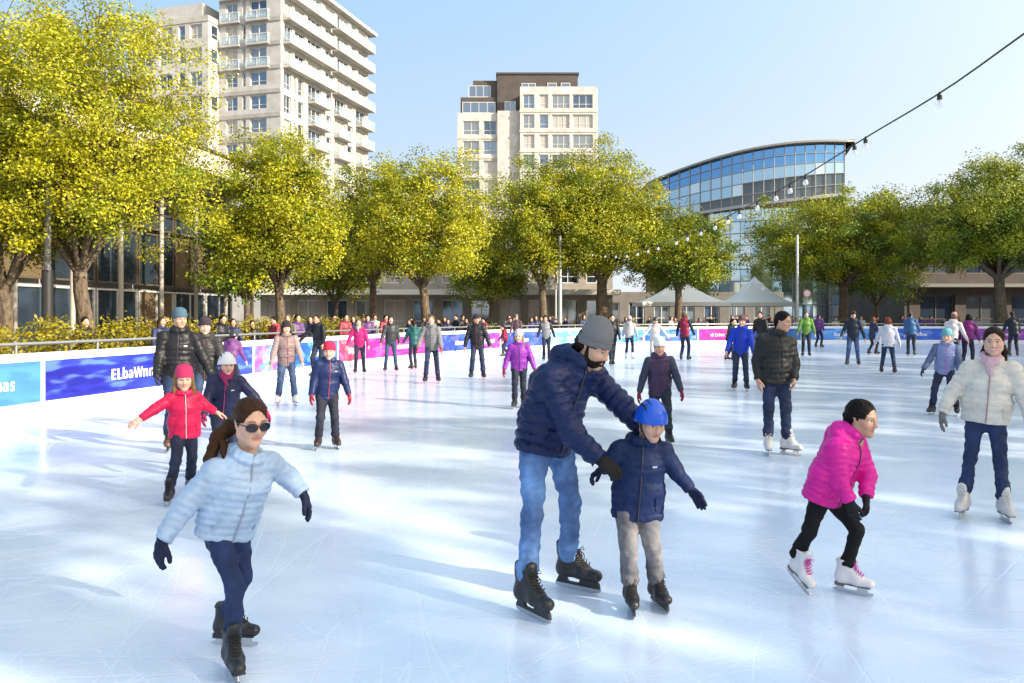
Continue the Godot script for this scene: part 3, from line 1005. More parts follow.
func build_low_buildings(cream: Material, inside: Material, gl: Array, frame: Material) -> void:
	# ---- pavilion along the left side
	var v := thing("glazed_pavilion", "long pavilion with a sunlit overhanging flat roof behind the hedge", "building")
	var A0 := Vector2(-17.9, 13.5)
	var A1 := Vector2(-13.0, 47.5)
	var dv := (A1 - A0).normalized()
	var A := P(dv.x, 0, dv.y)
	var N := P(dv.y, 0, -dv.x)
	var O := P(A0.x, 0, A0.y)
	var L := (A1 - A0).length()
	var fas := mat("fascia_stone", lin(0.66, 0.61, 0.53), 0.75, "wall")
	var g := Geo.new()
	var B := Basis(A, Vector3.UP, A.cross(Vector3.UP))
	g.box(Transform3D(B, O + A * L * 0.5 - N * 7.0 + Vector3.UP * 9.0), Vector3(L, 1.0, 14.0))
	part("roof", g.mesh(), fas, v)
	g = Geo.new()
	g.box(Transform3D(B, O + A * L * 0.5 - N * 7.0 + Vector3.UP * 9.56), Vector3(L + 0.3, 0.10, 14.3))
	part("roof_edge", g.mesh(), mat("roof_felt", lin(0.07, 0.06, 0.05), 0.8), v)
	block(v, "core", O - N * 4.2, A, -N, L, 9.0, 0.0, 8.5, inside)
	var n := int(L / 2.9)
	for k in n + 1:
		var p := O + A * (L * k / n) - N * 2.6
		g = Geo.new()
		g.tube([p, p + Vector3.UP * 8.5], [0.11, 0.11], 8)
		part("column", g.mesh(), mat("pavilion_column", lin(0.40, 0.37, 0.33), 0.6), v)
		if k < n:
			for q in 3:
				var w := L / n - 0.12
				var hh: float = [2.9, 2.6, 2.4][q]
				var y: float = [1.5, 4.5, 7.2][q]
				var win := part("window", pane_mesh(w, hh), gl[3] if (k * 3 + q) % 4 else mat("warm_shop_window", lin(0.20, 0.15, 0.09), 0.2, "", 0.3), v, Transform3D(B, O + A * (L * (k + 0.5) / n) - N * 3.9 + Vector3.UP * y))
				part("frame", frame_mesh(w, hh, 0.08, 2, 1), frame if q == 0 else mat("bronze_frames", lin(0.10, 0.08, 0.06), 0.5), win, Transform3D(Basis.IDENTITY, Vector3(0, 0, 0.06)))
	# ---- low block behind the middle trees
	var m := thing("low_stone_block", "low cream block with a glazed ground floor behind the middle trees", "building")
	block(m, "core", P(-20, 0, 64.5), Vector3.RIGHT, P(0, 0, 1), 28.0, 12.0, 0.0, 6.6, inside)
	var bays := []
	var x := 0.6
	while x < 26.5:
		bays.append([x, x + 1.7, 2])
		x += 2.3
	facade(m, P(-20, 0, 64.0), Vector3.RIGHT, P(0, 0, -1), 28.0, 0.0, 7.0, [[0.5, 2.5, bays], [4.3, 1.7, bays]], mat("dull_stone", lin(0.36, 0.33, 0.295), 0.85, "wall"), [gl[3], gl[1], gl[2]], frame, 0.4, 21)  # plain stone, darker than the cream walls
	block(m, "canopy", P(-20.4, 0, 61.6), Vector3.RIGHT, P(0, 0, 1), 28.8, 2.0, 3.35, 3.75, mat("canopy_white", lin(0.6, 0.58, 0.55), 0.7))
	# ---- arcade on the right, tree shade painted into its dark stone
	var a := thing("dark_arcade_block", "low arcade building with stone piers and shade painted into its dark stone behind the right-hand trees", "building")
	var brown := mat("arcade_shaded_stone", lin(0.075, 0.062, 0.055), 0.8, "wall")
	block(a, "core", P(36.5, 0, 74.6), Vector3.RIGHT, P(0, 0, 1), 62.0, 14.0, 0.0, 10.4, inside)
	var ab := []
	x = 1.0
	while x < 58:
		ab.append([x, x + 3.2, 2])
		x += 4.2
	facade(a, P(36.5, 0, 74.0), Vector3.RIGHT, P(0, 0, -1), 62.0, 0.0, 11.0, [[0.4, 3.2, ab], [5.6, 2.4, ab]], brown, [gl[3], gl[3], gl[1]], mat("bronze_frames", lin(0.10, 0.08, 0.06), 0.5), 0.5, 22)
	block(a, "awning", P(36.5, 0, 71.6), Vector3.RIGHT, P(0, 0, 1), 62.0, 2.3, 4.3, 4.6, mat("awning_grey", lin(0.16, 0.155, 0.13), 0.7))
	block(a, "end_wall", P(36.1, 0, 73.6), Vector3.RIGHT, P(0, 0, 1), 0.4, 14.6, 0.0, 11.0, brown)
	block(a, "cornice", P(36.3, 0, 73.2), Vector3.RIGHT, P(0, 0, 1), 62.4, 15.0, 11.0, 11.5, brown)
	# ---- plain block between the tents and the low stone block
	var pb := thing("service_block", "plain grey service block with small windows behind the wide tent", "building")
	block(pb, "core", P(8.2, 0, 77.6), Vector3.RIGHT, P(0, 0, 1), 17.6, 8.0, 0.0, 3.6, inside)
	var pbb := []
	x = 0.8
	while x < 16.5:
		pbb.append([x, x + 1.5, 2])
		x += 2.4
	facade(pb, P(8.0, 0, 77.0), Vector3.RIGHT, P(0, 0, -1), 18.0, 0.0, 4.0, [[0.8, 2.2, pbb]], mat("grey_render", lin(0.20, 0.19, 0.175), 0.8, "wall"), [gl[3], gl[1]], frame, 0.4, 23)
	# ---- what shades the rink from the right: blocks beyond the frame
	var s := thing("brick_block", "brown brick office block standing to the right of the rink", "building")
	var brick := mat("brown_brick", lin(0.20, 0.13, 0.095), 0.85, "wall")
	block(s, "core", P(64.6, 0, 8.4), Vector3.RIGHT, P(0, 0, 1), 17.0, 37.0, 0.0, 24.0, inside)
	var sr := []
	for f in 7:
		var sb := []
		x = 1.2
		while x < 36:
			sb.append([x, x + 1.8, 2])
			x += 3.2
		sr.append([1.0 + 3.3 * f, 1.9, sb])
	facade(s, P(64.4, 0, 8.0), P(0, 0, 1), Vector3.LEFT, 38.0, 0.0, 25.0, sr, brick, gl, frame, 0.35, 31)
	block(s, "end_wall", P(64.1, 0, 8.0), Vector3.RIGHT, P(0, 0, 1), 18.0, 0.35, 0.0, 25.0, brick)

# ------------------------------------------------------------------ trees and hedges
func leaf(g: Geo, p: Vector3, ax: Vector3, nn: Vector3, ln: float, wd: float, col: Color) -> void:
	var sd := ax.cross(nn).normalized() * wd * 0.5
	var b := g.v.size()
	var tip := p + ax * ln
	var mid := p + ax * ln * 0.5 + nn * ln * 0.08
	g.v.append(p); g.v.append(mid + sd); g.v.append(tip); g.v.append(mid - sd)
	for _k in 4:
		g.n.append(nn)
		g.c.append(col)
	g.i.append(b); g.i.append(b + 2); g.i.append(b + 1); g.i.append(b); g.i.append(b + 3); g.i.append(b + 2)

func rand_dir(r: RandomNumberGenerator) -> Vector3:
	var z := r.randf_range(-1, 1)
	var a := r.randf() * TAU
	var s := sqrt(1.0 - z * z)
	return Vector3(s * cos(a), z, s * sin(a))

func leaf_mat() -> StandardMaterial3D:
	var m := tinted("leaves", 0.55)
	m.backlight_enabled = true
	m.backlight = Color(0.75, 0.75, 0.45)
	m.cull_mode = BaseMaterial3D.CULL_DISABLED
	return m

# d: x, z (depth), h, w, base (height of the lowest leaves), trunk, leaf, n clusters, per cluster, yellow 0..1, seed
func tree(called: String, label: String, d: Dictionary, group := "") -> Node3D:
	var r := RandomNumberGenerator.new()
	r.seed = d.seed
	var root := thing(called, label, "tree", P(d.x, -0.02, d.z), group)
	var h: float = d.h
	var w: float = d.w
	var base: float = d.base
	var crown_h := h - base
	var fork := base + crown_h * 0.10
	var lean := Vector3(r.randfn(0, 0.008), 0, r.randfn(0, 0.008)) * h
	var tg := Geo.new()
	var tr: float = d.trunk * 0.85
	var tp := []
	var trr := []
	for k in 7:
		var f := k / 6.0
		tp.append(Vector3(0, fork * f, 0) + lean * f * f + Vector3(r.randfn(0, 0.02), 0, r.randfn(0, 0.02)))
		trr.append(tr * (1.0 + 0.45 * pow(1.0 - f, 4.0)) * lerpf(1.0, 0.78, f))
	tg.tube(tp, trr, 10)
	var top: Vector3 = tp[6]
	# clumps of leaves inside an uneven crown
	var noise := FastNoiseLite.new()
	noise.seed = d.seed
	noise.frequency = 0.9
	var clumps := []
	var ctr := Vector3(lean.x, base + crown_h * 0.46, lean.z)
	var rad := Vector3(w * 0.5, crown_h * 0.54, w * 0.5)
	var tries := 0
	while clumps.size() < d.n and tries < d.n * 8:
		tries += 1
		var dir := rand_dir(r)
		var rr := pow(r.randf(), 0.45)
		var bump := 1.0 + 0.48 * noise.get_noise_3dv(dir * 2.2 + Vector3(d.seed, 0, 0))
		var p := dir * rr * bump
		# flatter underneath, rounder on top
		if p.y < -0.55 + 0.2 * r.randf():
			continue
		var q := ctr + Vector3(p.x * rad.x, p.y * rad.y, p.z * rad.z)
		if rr < 0.55 and r.randf() < 0.25:
			continue
		clumps.append(q)
	# limbs
	var limbs := []
	var nl: int = d.get("limbs", 7)
	for k in nl:
		var an := TAU * (k + r.randf() * 0.6) / nl
		var reach := r.randf_range(0.40, 0.62)
		var hi := r.randf_range(0.35, 0.80)
		var e := top + Vector3(cos(an) * w * 0.5 * reach, crown_h * hi, sin(an) * w * 0.5 * reach)
		var m1 := top.lerp(e, 0.35) + Vector3(cos(an), 0.1, sin(an)) * w * 0.05
		var m2 := top.lerp(e, 0.7) + Vector3(r.randfn(0, 0.1), r.randfn(0, 0.1), r.randfn(0, 0.1))
		var r0 := tr * r.randf_range(0.38, 0.55)
		tg.tube([top - Vector3(0, 0.3 * tr, 0), m1, m2, e], [r0, r0 * 0.7, r0 * 0.45, r0 * 0.16], 7)
		limbs.append([m1, m2, e, r0])
	# branches to the clumps
	for q in clumps:
		if r.randf() < 0.55:
			var best: Vector3 = top
			var bd: float = (top - q).length()
			var br := 0.02
			for l in limbs:
				for s in 3:
					var dd: float = (l[s] - q).length()
					if dd < bd and l[s].y < q.y + 0.4:
						bd = dd
						best = l[s]
						br = l[3] * [0.32, 0.25, 0.16][s]
			tg.tube([best, best.lerp(q, 0.5) + Vector3(r.randfn(0, 0.08), 0.06 * bd, r.randfn(0, 0.08)), q], [br, br * 0.55, br * 0.2], 4, false)
	part("trunk", tg.mesh(), mat(d.get("bark", "bark_grey"), lin(0.21, 0.165, 0.13), 0.9, "bark"), root)
	var g := Geo.new()
	var ls: float = d.leaf
	var cr: float = d.get("clump", 0.55)
	for q in clumps:
		var hue: float = clampf(float(d.yellow) + r.randfn(0, 0.24), 0, 1)
		var sh := r.randf_range(0.75, 1.2)
		var cq: Color = Color(0.065, 0.145, 0.013).lerp(Color(0.465, 0.44, 0.012), hue)
		var cs := cr * r.randf_range(0.55, 1.4)
		for k in int(d.per):
			var dir := rand_dir(r)
			var p: Vector3 = q + Vector3(dir.x, dir.y * 0.72, dir.z) * cs * pow(r.randf(), 0.5)
			var nn := (rand_dir(r) + Vector3(0, 0.7, 0) + (p - ctr).normalized() * 0.4).normalized()
			var ax := rand_dir(r)
			ax = (ax - nn * ax.dot(nn)).normalized()
			var jit := r.randf_range(0.7, 1.25) * sh
			var yy := clampf(hue + r.randfn(0, 0.12), 0, 1)
			var c2 := Color(0.065, 0.145, 0.013).lerp(Color(0.465, 0.44, 0.012), yy).lerp(cq, 0.4)
			leaf(g, p, ax, nn, ls * r.randf_range(0.7, 1.3), ls * 0.62, Color(c2.r * jit, c2.g * jit, c2.b * jit))
	part("crown", g.mesh(), leaf_mat(), root)
	return root

func build_trees() -> void:
	var row := "trees in autumn leaf around the rink"
	tree("street_tree", "tall full tree in yellow-green leaf beside the pavilion, close to the black-sleeved lamp post", {x = -11.65, z = 22.0, h = 11.0, w = 7.0, base = 2.0, trunk = 0.27, leaf = 0.090, n = 560, per = 190, yellow = 0.82, seed = 101, clump = 0.62, limbs = 9}, row)
	tree("street_tree", "tree with its trunk at the blank end of the hedge, only some branches in view", {x = -13.3, z = 21.0, h = 8.0, w = 4.5, base = 1.8, trunk = 0.25, leaf = 0.104, n = 144, per = 144, yellow = 0.65, seed = 102, clump = 0.6}, row)
	tree("street_tree", "bushy yellow-green tree in front of the tall apartment tower", {x = -9.2, z = 32.0, h = 9.0, w = 4.9, base = 2.1, trunk = 0.25, leaf = 0.120, n = 343, per = 152, yellow = 0.70, seed = 103, clump = 0.6}, row)
	tree("street_tree", "leaning slim tree between two fuller yellow-green trees", {x = -8.0, z = 46.0, h = 10.6, w = 5.4, base = 2.8, trunk = 0.28, leaf = 0.152, n = 224, per = 134, yellow = 0.65, seed = 104, clump = 0.75}, row)
	tree("street_tree", "wide yellow-green tree left of the white office block", {x = -4.5, z = 42.0, h = 10.1, w = 7.1, base = 2.5, trunk = 0.32, leaf = 0.136, n = 343, per = 152, yellow = 0.78, seed = 105, clump = 0.75}, row)
	tree("street_tree", "green and yellow tree in front of the white office block", {x = 2.1, z = 54.0, h = 12.1, w = 7.5, base = 2.8, trunk = 0.36, leaf = 0.167, n = 343, per = 144, yellow = 0.60, seed = 106, clump = 0.85}, row)
	tree("street_tree", "largest rounded tree with a thick trunk right of the twin poles", {x = 6.3, z = 56.0, h = 13.2, w = 9.2, base = 3.1, trunk = 0.52, leaf = 0.167, n = 474, per = 144, yellow = 0.66, seed = 107, clump = 0.9, limbs = 9}, row)
	tree("street_tree", "dark green low tree leaning over the white tent", {x = 11.4, z = 55.0, h = 9.2, w = 7.1, base = 2.8, trunk = 0.34, leaf = 0.160, n = 289, per = 144, yellow = 0.36, seed = 108, clump = 0.85}, row)
	tree("street_tree", "broad spreading tree right of the glass hall", {x = 24.0, z = 58.0, h = 10.9, w = 12.6, base = 3.1, trunk = 0.42, leaf = 0.167, n = 527, per = 144, yellow = 0.46, seed = 109, clump = 0.9, limbs = 10}, row)
	tree("street_tree", "big dark green tree in front of the dark arcade", {x = 31.2, z = 51.0, h = 11.5, w = 11.3, base = 3.4, trunk = 0.45, leaf = 0.160, n = 527, per = 144, yellow = 0.42, seed = 110, clump = 0.9, limbs = 9}, row)
	# lesser trees behind the front row
	var back := "smaller trees behind the front row"
	for e in [[-13.2, 40.0, 7.5, 4.5, 0.35, 111, "small shaded green tree at the far end of the pavilion"], [-11.0, 50.0, 8.0, 5.5, 0.4, 112, "small green tree glimpsed behind the bushy tree before the tower"], [-1.6, 58.0, 8.5, 6.0, 0.38, 113, "round dark green tree between the wide tree and the silver pole"], [29.6, 65.0, 9.0, 7.5, 0.25, 115, "dark green tree at the open end of the dark arcade"], [14.0, 66.0, 8.0, 6.0, 0.3, 114, "small green tree behind the two white tents"]]:
		tree("background_tree", e[6], {x = e[0], z = e[1], h = e[2], w = e[3], base = 1.8, trunk = 0.2, leaf = 0.20, n = 150, per = 80, yellow = e[4], seed = e[5], clump = 0.9}, back)
	# trees beyond the frame on the sunny side of the rink
	var sun_side := "trees on the sunny side of the rink"
	var k := 0
	for e in [[-30, 14.0, 9.0], [-22, 12.5, 8.0], [-15, 14.0, 8.5], [-8, 12.5, 8.0], [-1, 14.0, 8.5], [6, 13.0, 8.0], [13, 14.5, 9.0], [21, 13.5, 8.5], [29, 14.0, 9.0], [37, 13.0, 8.0], [46, 14.0, 9.0]]:
		e = [20.5 + e[0] * 0.51 + 1.2 * sin(k * 2.3), -7.0 + e[0] * 0.86, e[1], e[2]]
		tree("plaza_tree", "broad plaza tree on the sunny side of the rink", {x = e[0], z = e[1], h = e[2], w = e[3], base = 2.6, trunk = 0.4, leaf = 0.30, n = 122, per = 66, yellow = 0.55, seed = 130 + k, clump = 0.62}, sun_side)
		k += 1
	build_hedges()

func build_hedges() -> void:
	var r := RandomNumberGenerator.new()
	r.seed = 77
	var lm := leaf_mat()
	var n := board_pts.size()
	var q := 20
	while q < n - 8:
		var a := board_pts[q]
		var b := board_pts[mini(q + 3, n - 1)]
		var dv := (b - a).normalized()
		var off := 1.9
		var inn := Vector2(dv.y, -dv.x)
		var A := a - inn * off
		var Bp := b - inn * off
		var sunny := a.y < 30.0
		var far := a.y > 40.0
		var root := thing("hedge", "bright yellow-green hedge section behind the boards beside the pavilion" if sunny else "low dark green hedge section behind the far boards", "hedge", P(A.x, -0.02, A.y), "hedge sections behind the boards")
		var g := Geo.new()
		var sg := Geo.new()
		var L := (Bp - A).length()
		var hh := 1.5 if sunny else 1.18
		var cnt := 3600 if a.y < 30 else 1000
		var ls := 0.085 if a.y < 30 else 0.14
		for k in cnt:
			var f := r.randf()
			var side := r.randf_range(-0.45, 0.45)
			var y := hh * pow(r.randf(), 0.55) * (1.0 + 0.10 * sin(f * 9.0 + q) + r.randfn(0, 0.05))
			var p2 := dv * (L * f) - inn * side
			var p := Vector3(p2.x, y, -p2.y)
			var nn := (rand_dir(r) + Vector3(0, 0.8, 0)).normalized()
			var ax := rand_dir(r)
			ax = (ax - nn * ax.dot(nn)).normalized()
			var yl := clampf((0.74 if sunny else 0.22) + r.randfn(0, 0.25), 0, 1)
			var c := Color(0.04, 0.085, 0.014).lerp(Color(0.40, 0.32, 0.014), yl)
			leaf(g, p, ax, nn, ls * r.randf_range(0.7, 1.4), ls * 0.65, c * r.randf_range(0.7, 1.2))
		for k in 9:
			var p2 := dv * (L * (k + 0.5) / 9.0)
			sg.tube([Vector3(p2.x, 0, -p2.y), Vector3(p2.x + r.randfn(0, 0.1), hh * 0.8, -p2.y + r.randfn(0, 0.1))], [0.02, 0.008], 4, false)
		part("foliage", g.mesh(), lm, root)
		part("stem", sg.mesh(), mat("bark_grey", lin(0.21, 0.165, 0.13), 0.9, "bark"), root)
		q += 3

# ------------------------------------------------------------------ poles, tents, lights
func build_furniture() -> void:
	var galv := mat("galvanised", lin(0.44, 0.46, 0.48), 0.45, "", 0.4)
	var black := mat("black_paint", lin(0.02, 0.02, 0.022), 0.5)
	# lamp post by the nearest tree
	var lp := thing("lamp_post", "slim lamp post with a black lower sleeve beside the nearest tree", "lamp post", P(-11.9, -0.02, 20.5))
	var g := Geo.new()
	g.tube([Vector3(0, 0, 0), Vector3(0, 2.9, 0)], [0.15, 0.14], 10)
	part("sleeve", g.mesh(), black, lp)
	g = Geo.new()
	g.tube([Vector3(0, 2.9, 0), Vector3(0, 6.4, 0)], [0.085, 0.07], 10)
	part("pole", g.mesh(), mat("pole_grey", lin(0.16, 0.16, 0.15), 0.6), lp)
	g = Geo.new()
	g.tube([Vector3(0, 6.4, 0), Vector3(0, 6.5, 0), Vector3(0, 6.75, 0), Vector3(0, 6.8, 0)], [0.08, 0.16, 0.16, 0.02], 10)
	part("lantern", g.mesh(), black, lp)
	# silver poles behind the boards
	var names := ["silver pole with the light string tied to its top", "thinner taller pole close behind the silver pole by the largest tree", "silver pole between the tent and the spreading tree", "silver pole in front of the big dark green tree"]
	var pd := [[3.15, 52.5, 7.0, 0.15], [2.95, 54.0, 7.8, 0.085], [18.9, 53.0, 7.1, 0.115], [31.6, 51.8, 6.8, 0.12]]
	for k in 4:
		var e: Array = pd[k]
		var p := thing("light_pole", names[k], "pole", P(e[0], -0.02, e[1]), "silver poles behind the boards")
		g = Geo.new()
		g.tube([Vector3(0, 0, 0), Vector3(0, e[2] * 0.5, 0), Vector3(0, e[2], 0)], [e[3], e[3] * 0.85, e[3] * 0.7], 10)
		part("shaft", g.mesh(), galv, p)
		g = Geo.new()
		g.tube([Vector3(0, 0, 0), Vector3(0, 0.10, 0)], [e[3] * 2.0, e[3] * 2.0], 10)
		part("base_plate", g.mesh(), galv, p)
		g = Geo.new()
		g.tube([Vector3(0, e[2], 0), Vector3(0, e[2] + 0.12, 0)], [e[3] * 0.9, e[3] * 0.5], 10)
		part("cap", g.mesh(), black, p)
	# round sign on the pole by the tents
	var sg := thing("round_sign", "small round red-rimmed sign beside a silver pole by the tents", "sign", P(19.6, 0.0, 53.2))
	g = Geo.new()
	g.tube([Vector3(0, -0.02, 0), Vector3(0, 3.0, 0)], [0.035, 0.035], 6)
	part("post", g.mesh(), galv, sg)
	g = Geo.new()
	g.tube([Vector3(0, 3.2, 0.04), Vector3(0, 3.2, 0.07)], [0.27, 0.27], 20)
	part("rim", g.mesh(), mat("sign_red", lin(0.45, 0.12, 0.14), 0.5), sg)
	g = Geo.new()
	g.tube([Vector3(0, 3.2, 0.05), Vector3(0, 3.2, 0.08)], [0.20, 0.20], 20)
	part("plate", g.mesh(), mat("sign_white", lin(0.6, 0.58, 0.62), 0.5), sg)
	tent("wide white marquee tent behind the boards beside the leaning tree", P(13.0, -0.02, 62.0), 6.6, 5.0, 2.75, 4.7)
	tent("pointed grey-white marquee tent in front of the glass hall", P(19.4, -0.02, 64.0), 4.9, 4.9, 2.75, 4.9)
	string_lights()

func tent(label: String, at: Vector3, w: float, d: float, eave: float, peak: float) -> void:
	var t := thing("marquee_tent", label, "tent", at, "white tents by the rink")
	var cloth := mat("tent_cloth", lin(0.80, 0.80, 0.81), 0.75)
	var n := 12
	var g := Geo.new()
	# concave pyramid: straight eaves, swept to a peak
	var ring := func(r: int, s: int) -> Vector3:
		var f := float(r) / 8.0
		var q := s % (4 * n)
		var edge := q / n
		var e := float(q % n) / n * 2.0 - 1.0
		var p: Vector2
		match edge:
			0: p = Vector2(e, 1)
			1: p = Vector2(1, -e)
			2: p = Vector2(-e, -1)
			_: p = Vector2(-1, e)
		var sc := 1.0 - f
		return Vector3(p.x * w * 0.5 * sc, eave + (peak - eave) * pow(f, 1.55), p.y * d * 0.5 * sc)
	g.sheet(9, 4 * n, ring, true)
	part("roof", g.mesh(), cloth, t)
	g = Geo.new()
	for s in [-1, 1]:
		g.bx(Vector3(0, eave - 0.14, s * d * 0.5), Vector3(w, 0.30, 0.02))
		g.bx(Vector3(s * w * 0.5, eave - 0.14, 0), Vector3(0.02, 0.30, d - 0.03))
	part("valance", g.mesh(), cloth, t)
	for sx in [-1, 1]:
		for sz in [-1, 1]:
			g = Geo.new()
			g.tube([Vector3(sx * (w * 0.5 - 0.06), 0, sz * (d * 0.5 - 0.06)), Vector3(sx * (w * 0.5 - 0.06), eave, sz * (d * 0.5 - 0.06))], [0.05, 0.05], 6)
			part("leg", g.mesh(), mat("tent_leg", lin(0.6, 0.6, 0.62), 0.4), t)
	g = Geo.new()
	g.bx(Vector3(0, 0.55, d * 0.5 - 1.2), Vector3(w * 0.8, 1.1, 0.6))
	part("counter", g.mesh(), mat("tent_counter", lin(0.40, 0.40, 0.40), 0.6), t)

func string_lights() -> void:
	var cord := mat("cord_black", lin(0.012, 0.012, 0.014), 0.6)
	var bulb_m := mat("bulb_glass", Color(0.92, 0.94, 0.97, 0.30), 0.03)
	bulb_m.transparency = BaseMaterial3D.TRANSPARENCY_ALPHA
	# measured points of the hanging line: x, y, depth
	var ctrl := [Vector3(4.9, 4.75, 4.5), Vector3(4.48, 4.17, 7.0), Vector3(4.45, 4.02, 8.3), Vector3(4.38, 3.91, 9.9), Vector3(4.33, 3.78, 11.8), Vector3(4.26, 3.69, 13.9), Vector3(4.16, 3.62, 17.5), Vector3(4.02, 3.66, 22.0), Vector3(3.81, 3.95, 29.0), Vector3(3.5, 5.0, 40.0), Vector3(3.15, 6.9, 52.5)]
	var c := Curve3D.new()
	for k in ctrl.size():
		var a: Vector3 = ctrl[maxi(k - 1, 0)]
		var b: Vector3 = ctrl[mini(k + 1, ctrl.size() - 1)]
		var q: Vector3 = ctrl[k]
		var tt := (b - a) / 6.0
		c.add_point(P(q.x, q.y, q.z), -P(tt.x, tt.y, tt.z), P(tt.x, tt.y, tt.z))
	var s := thing("string_lights", "long black festoon cable with clear bulbs hung across the rink", "string lights")
	var L := c.get_baked_length()
	var pts := []
	var rad := []
	for k in 121:
		pts.append(c.sample_baked(L * k / 120.0))
		rad.append(0.009)
	var g := Geo.new()
	g.tube(pts, rad, 6)
	part("cable", g.mesh(), cord, s)
	var sock := Geo.new()
	sock.tube([Vector3(0, 0.02, 0), Vector3(0, -0.03, 0), Vector3(0, -0.032, 0), Vector3(0, -0.095, 0)], [0.014, 0.016, 0.034, 0.036], 10)
	var sm := sock.mesh()
	var bg := Geo.new()
	var prof := [[0.030, -0.09], [0.034, -0.105], [0.050, -0.135], [0.056, -0.16], [0.050, -0.19], [0.030, -0.21], [0.002, -0.217]]
	bg.sheet(prof.size(), 16, func(r: int, q: int) -> Vector3:
		var an := TAU * q / 16.0
		return Vector3(cos(an) * prof[r][0], prof[r][1], sin(an) * prof[r][0]), true)
	var bm := bg.mesh()
	var fg := Geo.new()
	fg.tube([Vector3(0, -0.09, 0), Vector3(0, -0.13, 0)], [0.012, 0.008], 6)
	fg.tube([Vector3(0, -0.13, 0), Vector3(0.015, -0.165, 0), Vector3(0, -0.135, 0.004), Vector3(-0.015, -0.165, 0), Vector3(0, -0.13, 0)], [0.002, 0.002, 0.002, 0.002, 0.002], 4)
	var fm := fg.mesh()
	for dep in [8.3, 9.9, 10.2, 11.8, 12.4, 13.0, 13.9, 14.9, 15.6, 16.5, 17.6, 18.8, 19.9, 22.0, 23.4, 25.0, 27.0, 29.3, 32.0, 36.0]:
		var best := Vector3.ZERO
		for p in pts:
			if absf(-p.z - dep) < absf(-best.z - dep):
				best = p
		var off := c.get_closest_offset(P(4.3, 3.8, dep))
		var at := c.sample_baked(off)
		var sk := part("socket", sm, cord, s, Transform3D(Basis.from_scale(Vector3.ONE * 0.72), at))
		part("bulb", bm, bulb_m, sk)
		part("filament", fm, mat("filament_grey", lin(0.5, 0.48, 0.45), 0.4), sk)

# ------------------------------------------------------------------ people
const CELL := [[0.0095, 0.0105, 0.0036, 0.0042, 0.0055], [0.0145, 0.0155, 0.0068, 0.0068, 0.010], [0.025, 0.026, 0.0125, 0.013, 0.020]]   # jacket, trousers, head, hand, boot
var fold_noise: FastNoiseLite

func head_geo(kind: String, lod: int) -> Geo:
	var key := "head_%s_%d" % [kind, lod]
	if cache.has(key):
		return cache[key]
	var f := Field.new(Vector3(-0.11, -0.235, -0.13), Vector3(0.11, 0.135, 0.14), CELL[lod][2])
	var man := kind == "man"
	var smile := kind == "smile"
	var jw := 1.12 if man else 1.0
	f.ell(Vector3(0, 0.028, -0.012), Vector3(0.074, 0.088, 0.094), 0.01)
	f.ell(Vector3(0, -0.028, 0.020), Vector3(0.060 * jw, 0.080, 0.068), 0.03)
	for s in [-1.0, 1.0]:
		f.bone(Vector3(0, -0.088, 0.056), Vector3(s * 0.047 * jw, -0.058, -0.002), 0.021 * jw, 0.022, 0.03)
		f.ell(Vector3(s * 0.036, -0.026, 0.058), Vector3(0.024, 0.024, 0.022), 0.03)
		f.bone(Vector3(s * 0.044, 0.020, 0.068), Vector3(s * 0.010, 0.018, 0.082), 0.009, 0.009, 0.02)
		f.ell(Vector3(s * 0.0305, 0.001, 0.094), Vector3(0.019, 0.0115, 0.013), 0.012, true)
		f.ell(Vector3(s * 0.030, 0.001, 0.0715), Vector3(0.0145, 0.0125, 0.0125), 0.002)
		f.ell(Vector3(s * 0.010, -0.032, 0.094), Vector3(0.009, 0.007, 0.010), 0.008)
		f.bone(Vector3(s * 0.074, 0.010, -0.010), Vector3(s * 0.070, -0.026, -0.002), 0.011, 0.008, 0.005, Vector3.RIGHT, 0.6)
	f.bone(Vector3(0, 0.010, 0.084), Vector3(0, -0.026, 0.104), 0.007, 0.0115, 0.012)
	f.ell(Vector3(0, -0.094, 0.068), Vector3(0.020, 0.016, 0.016), 0.02)
	var up := 0.005 if smile else 0.001
	for s in [-1.0, 1.0]:
		f.bone(Vector3(0, -0.0555, 0.088), Vector3(s * 0.023, -0.057 + up, 0.076), 0.0048, 0.003, 0.006)
		f.bone(Vector3(0, -0.0665, 0.086), Vector3(s * 0.022, -0.059 + up, 0.075), 0.0058, 0.003, 0.006)
	f.bone(Vector3(0, -0.08, -0.020), Vector3(0, -0.22, -0.035), 0.047 * jw, 0.055 * jw, 0.03)
	cache[key] = f.net()
	return cache[key]

